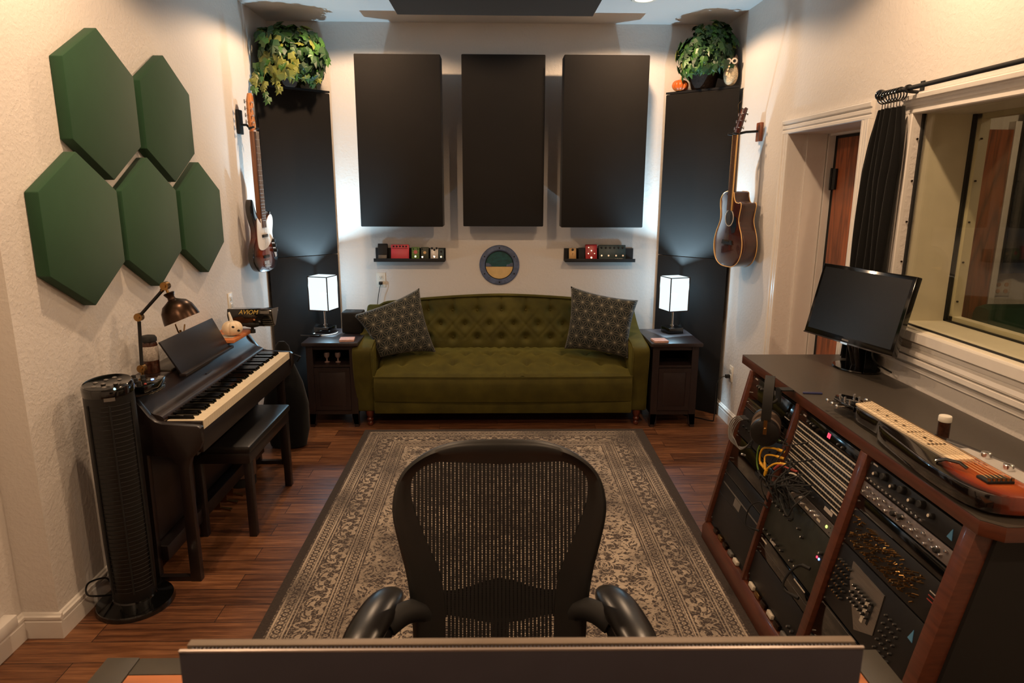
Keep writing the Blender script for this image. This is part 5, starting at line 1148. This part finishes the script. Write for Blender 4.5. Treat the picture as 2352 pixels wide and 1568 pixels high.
for k in range(7):
    y = 2.955 + k * .022; o = G().tube([(.026 * math.cos(a), 0, .026 * math.sin(a) - .014) for a in [2 * PI * i / 24 for i in range(24)]], .0028, 6, True).cyl((0, 0, -.040), (0, 0, -.062), .002, n=6).build('curtain_ring', M_blackgloss, t, loc=(0, y - 3.05, 1.195)) if rg is None else dup(rg, t, (0, y - 3.05, 1.195))
    rg = rg or o
# ------------------------------------------------------------------ foreground desk, ultrawide monitor, mesh chair
t = thing('mixing_desk', 'dark framed desk with orange wood inset under the wide monitor', 'desk', (0, 1.31, 0))
G().box(-.845, -.775, -.75, 0, .70, .732, bev=.002).box(.770, .840, -.75, 0, .70, .732, bev=.002).box(-.775, .770, -.052, 0, .70, .730, bev=.002).box(-.775, .77, -.75, -.70, .70, .73).build('desk_frame', mat('olive_grey_laminate', rgb(58, 54, 47)[:3], .5, var=.08), t)
G().box(-.774, .769, -.699, -.053, .70, .7285).build('wood_inset', M_deskwood, t)
for sx in (-.80, .80):
    for y in (-.70, -.12): G().box(sx - .02, sx + .02, y - .02, y + .02, 0, .70, bev=.002).build('leg', M_blackmatte, t)
um = thing('ultrawide_monitor', 'wide grey backed monitor seen from behind in the foreground', 'monitor', (.03, .70, .7285)); um.rotation_euler = (0, .0055, .0)
UW = .402; uz = 1.2015 - .7285
G().box(-UW, UW, 0, .0035, uz - .36, uz - .002).build('back_shell', M_monback, um, bev=.0008)
G().box(-UW + .004, UW - .004, .0036, .0119, uz - .36, uz - .014).build('vent_floor', M_blackmatte, um)
G().box(-UW + .004, UW - .004, .012, .0235, uz - .36, uz - .001).build('bezel', mat('taupe_bezel', rgb(112, 98, 84)[:3], .5, var=.05), um, bev=.001)
G().box(-UW, UW, -.0005, .0032, uz - .0019, uz + .0004).build('silver_edge', mat('rose_silver', rgb(150, 138, 132)[:3], .35, .4, var=.03), um)
g = G()
for k in range(170):
    x = -UW + .012 + k * (2 * UW - .024) / 169; g.box(x - .0010, x + .0010, .0037, .0119, uz - .0139, uz - .003)
g.build('vent_ribs', M_monback, um)
G().box(-UW + .006, UW - .006, .0236, .024, uz - .352, uz - .008).build('screen', M_screen, um)
G().box(-.03, .03, -.05, -.012, .008, .25, bev=.004).box(-.03, .03, -.03, 0, .18, .26).box(-.14, .14, -.14, .10, 0, .010, bev=.003).build('stand', M_silver, um)
# office chair, facing the camera
ch = thing('mesh_office_chair', 'black mesh back office chair facing the foreground desk', 'office chair', (.006, 1.36, 0))
def bkp(x, z):   # point on the reclined, curved back
    y = .185 + (z - .57) * .235 + .55 * x * x * (1 if z > .5 else 1); return Vector((x, y, z))
outer = [(0, 1.092), (.10, 1.086), (.175, 1.062), (.235, 1.020), (.268, .975), (.282, .92), (.280, .87), (.262, .80), (.245, .74), (.232, .66), (.226, .58), (.225, .50), (.20, .44), (.10, .415), (0, .41)]
inner = [(0, 1.030), (.10, 1.034), (.165, 1.030), (.205, 1.012), (.228, .985), (.232, .95), (.225, .91), (.205, .86), (.178, .80), (.152, .74), (.142, .66), (.140, .58), (.138, .50), (.12, .46), (.06, .445), (0, .44)]
def loop(p): 
    q = [(v.x, v.y) for v in spline([(a, b, 0) for a, b in p], 6)]; n = 72; L = [0]
    for i in range(1, len(q)): L.append(L[-1] + math.dist(q[i], q[i - 1]))
    out = []; j = 0
    for i in range(n + 1):
        s = L[-1] * i / n
        while j < len(L) - 2 and L[j + 1] < s: j += 1
        f = (s - L[j]) / max(1e-9, L[j + 1] - L[j]); out.append((q[j][0] + (q[j + 1][0] - q[j][0]) * f, q[j][1] + (q[j + 1][1] - q[j][1]) * f))
    return out + [(-x, z) for x, z in reversed(out[1:-1])]
OL, IL = loop(outer), loop(inner)
co = []; n = len(OL)
for (ox, oz), (ix, iz) in zip(OL, IL):
    a, b = bkp(ox, oz), bkp(ix, iz); f = Vector((0, -1, .12)).normalized()
    m1 = a.lerp(b, .22); m2 = a.lerp(b, .6)
    co += [a - f * .006, a + f * .004, m1 + f * .014, m2 + f * .006, b + f * .002, b - f * .004, m1 - f * .016]
F = [(i * 7 + k, i * 7 + (k + 1) % 7, ((i + 1) % n) * 7 + (k + 1) % 7, ((i + 1) % n) * 7 + k) for i in range(n) for k in range(7)]
G().mesh(co, F).build('back_frame', mat('graphite_frame', rgb(11, 11, 11)[:3], .45, var=.1), ch, ang=70)
def inside(x, z):
    c = False; j = len(IL) - 1
    for i in range(len(IL)):
        xi, zi = IL[i]; xj, zj = IL[j]
        if (zi > z) != (zj > z) and x < (xj - xi) * (z - zi) / (zj - zi) + xi: c = not c
        j = i
    return c
g = G(); pit = .0101
for k in range(-23, 24):
    x = k * pit; zs = [z for z in [.44 + i * .006 for i in range(102)] if inside(x, z)]
    if len(zs) > 3:
        z0, z1 = zs[0] - .01, zs[-1] + .01; w = .0040
        pts = [z0 + (z1 - z0) * i / 24 for i in range(25)]
        g.mesh([bkp(x + s * w, z) for z in pts for s in (-1, 1)], [(2 * i, 2 * i + 1, 2 * i + 3, 2 * i + 2) for i in range(24)])
for i in range(100):
    z = .45 + i * .006; xs = [k * .01 for k in range(-24, 25) if inside(k * .01, z)]
    if len(xs) > 3:
        pts = [xs[0] - .012 + (xs[-1] - xs[0] + .024) * q / 16 for q in range(17)]
        g.mesh([bkp(x, z + s * .0009) for x in pts for s in (-1, 1)], [(2 * q, 2 * q + 1, 2 * q + 3, 2 * q + 2) for q in range(16)])
g.build('back_mesh', mat('pellicle_mesh', rgb(13, 12, 12)[:3], .6, var=.15), ch)
def lum(u, v):
    x = (u * 2 - 1) * .215; z = .655 + (v - .5) * (.050 + .055 * math.exp(-(x / .085) ** 2)) + .012 * math.exp(-(x / .1) ** 2); p = bkp(x, z); p.y += .026 + .012 * math.sin(PI * v); return p
g = G().grid(40, 10, lum); g.grid(40, 10, lambda u, v: lum(u, v) + Vector((0, .018, 0))); bmesh.ops.remove_doubles
g.build('lumbar_support', M_blackmatte, ch, ang=80)
G().box(-.245, .245, -.22, .21, .405, .452, bev=.02).build('seat', M_blackmatte, ch)
G().tube(spline([(0, .10, .36), (0, .24, .38), (0, .28, .48), (0, .27, .60)], 6), .024, 10).build('spine', M_black, ch)
for s in (-1, 1):
    G().tube(spline([(s * .17, .245, .60), (s * .20, .235, .645), (s * .245, .21, .655), (s * .285, .18, .640)], 6), [.03] * 19, 12).tube(spline([(s * .285, .18, .640), (s * .30, .16, .56), (s * .25, .10, .42)], 6), .02, 10).build('arm_bracket', M_blackmatte, ch)
    pm = frame((s * .318, .165, .668), Vector((1, s * .20, 0)), Vector((-s * .20, 1, 0)), (0, 0, 1))
    def pad(u, v):
        a = u * 2 * PI; t_ = v * 2 - 1; e = (1 - abs(t_) ** 3.2) ** .5 if abs(t_) < 1 else 0
        return (.049 * e * math.cos(a), t_ * .165, .024 * e * math.sin(a) - .020 * t_ * t_ + (.004 if math.sin(a) > 0 else 0))
    G().grid(32, 28, pad, pm).build('arm_pad', mat('charcoal_armpad', rgb(24, 22, 21)[:3], .3, var=.05), ch, ang=80)
G().cyl((0, 0, .10), (0, 0, .41), .028).build('gas_column', M_black, ch)
for k in range(5):
    a = k * 2 * PI / 5 + .3; c, s_ = math.cos(a), math.sin(a)
    l = G().tube([(0.02 * c, .02 * s_, .11), (.15 * c, .15 * s_, .10), (.30 * c, .30 * s_, .075)], [.026, .020, .014], 10).build('base_leg', M_black, ch)
    G().cyl((.30 * c - .012 * s_, .30 * s_ + .012 * c, .041), (.30 * c + .012 * s_, .30 * s_ - .012 * c, .041), .028).cyl((.30 * c, .30 * s_, .05), (.30 * c, .30 * s_, .075), .008).build('caster', M_blackmatte, l)
# ------------------------------------------------------------------ camera, world, output look
def Rm(pi, ya, ro):
    B = Matrix(((1, 0, 0), (0, 0, -1), (0, 1, 0))); cy, sy = math.cos(ya), math.sin(ya); cp, sp = math.cos(pi), math.sin(pi); cr, sr = math.cos(ro), math.sin(ro)
    return Matrix(((cr, -sr, 0), (sr, cr, 0), (0, 0, 1))) @ Matrix(((1, 0, 0), (0, cp, -sp), (0, sp, cp))) @ Matrix(((cy, 0, -sy), (0, 1, 0), (sy, 0, cy))) @ B
Mw = Rm(.2230, .02218, .00395).transposed() @ Matrix(((1, 0, 0), (0, -1, 0), (0, 0, -1)))
cam = bpy.data.cameras.new('camera'); co_ = bpy.data.objects.new('camera', cam); COL.objects.link(co_)
co_.matrix_world = Matrix.Translation((0, 0, 1.73)) @ Mw.to_4x4()
cam.sensor_width = 36; cam.lens = 1568.6 / 2352 * 36; cam.clip_start = .05
cam.dof.use_dof = True; cam.dof.focus_distance = 4.4; cam.dof.aperture_fstop = 8.0
SC.camera = co_
wd = bpy.data.worlds.new('world'); SC.world = wd; wd.use_nodes = True; wd.node_tree.nodes['Background'].inputs[0].default_value = (1, .8, .6, 1); wd.node_tree.nodes['Background'].inputs[1].default_value = .02
SC.view_settings.view_transform = 'Standard'; SC.view_settings.look = 'None'; SC.view_settings.gamma = 1; SC.view_settings.use_curve_mapping = False; SC.view_settings.exposure = 0.0
cy = SC.cycles; cy.max_bounces = 6; cy.diffuse_bounces = 4; cy.glossy_bounces = 3; cy.transmission_bounces = 4; cy.transparent_max_bounces = 8
cy.caustics_reflective = False; cy.caustics_refractive = False; cy.sample_clamp_indirect = 4; cy.use_denoising = True; cy.use_adaptive_sampling = True; cy.adaptive_threshold = .035
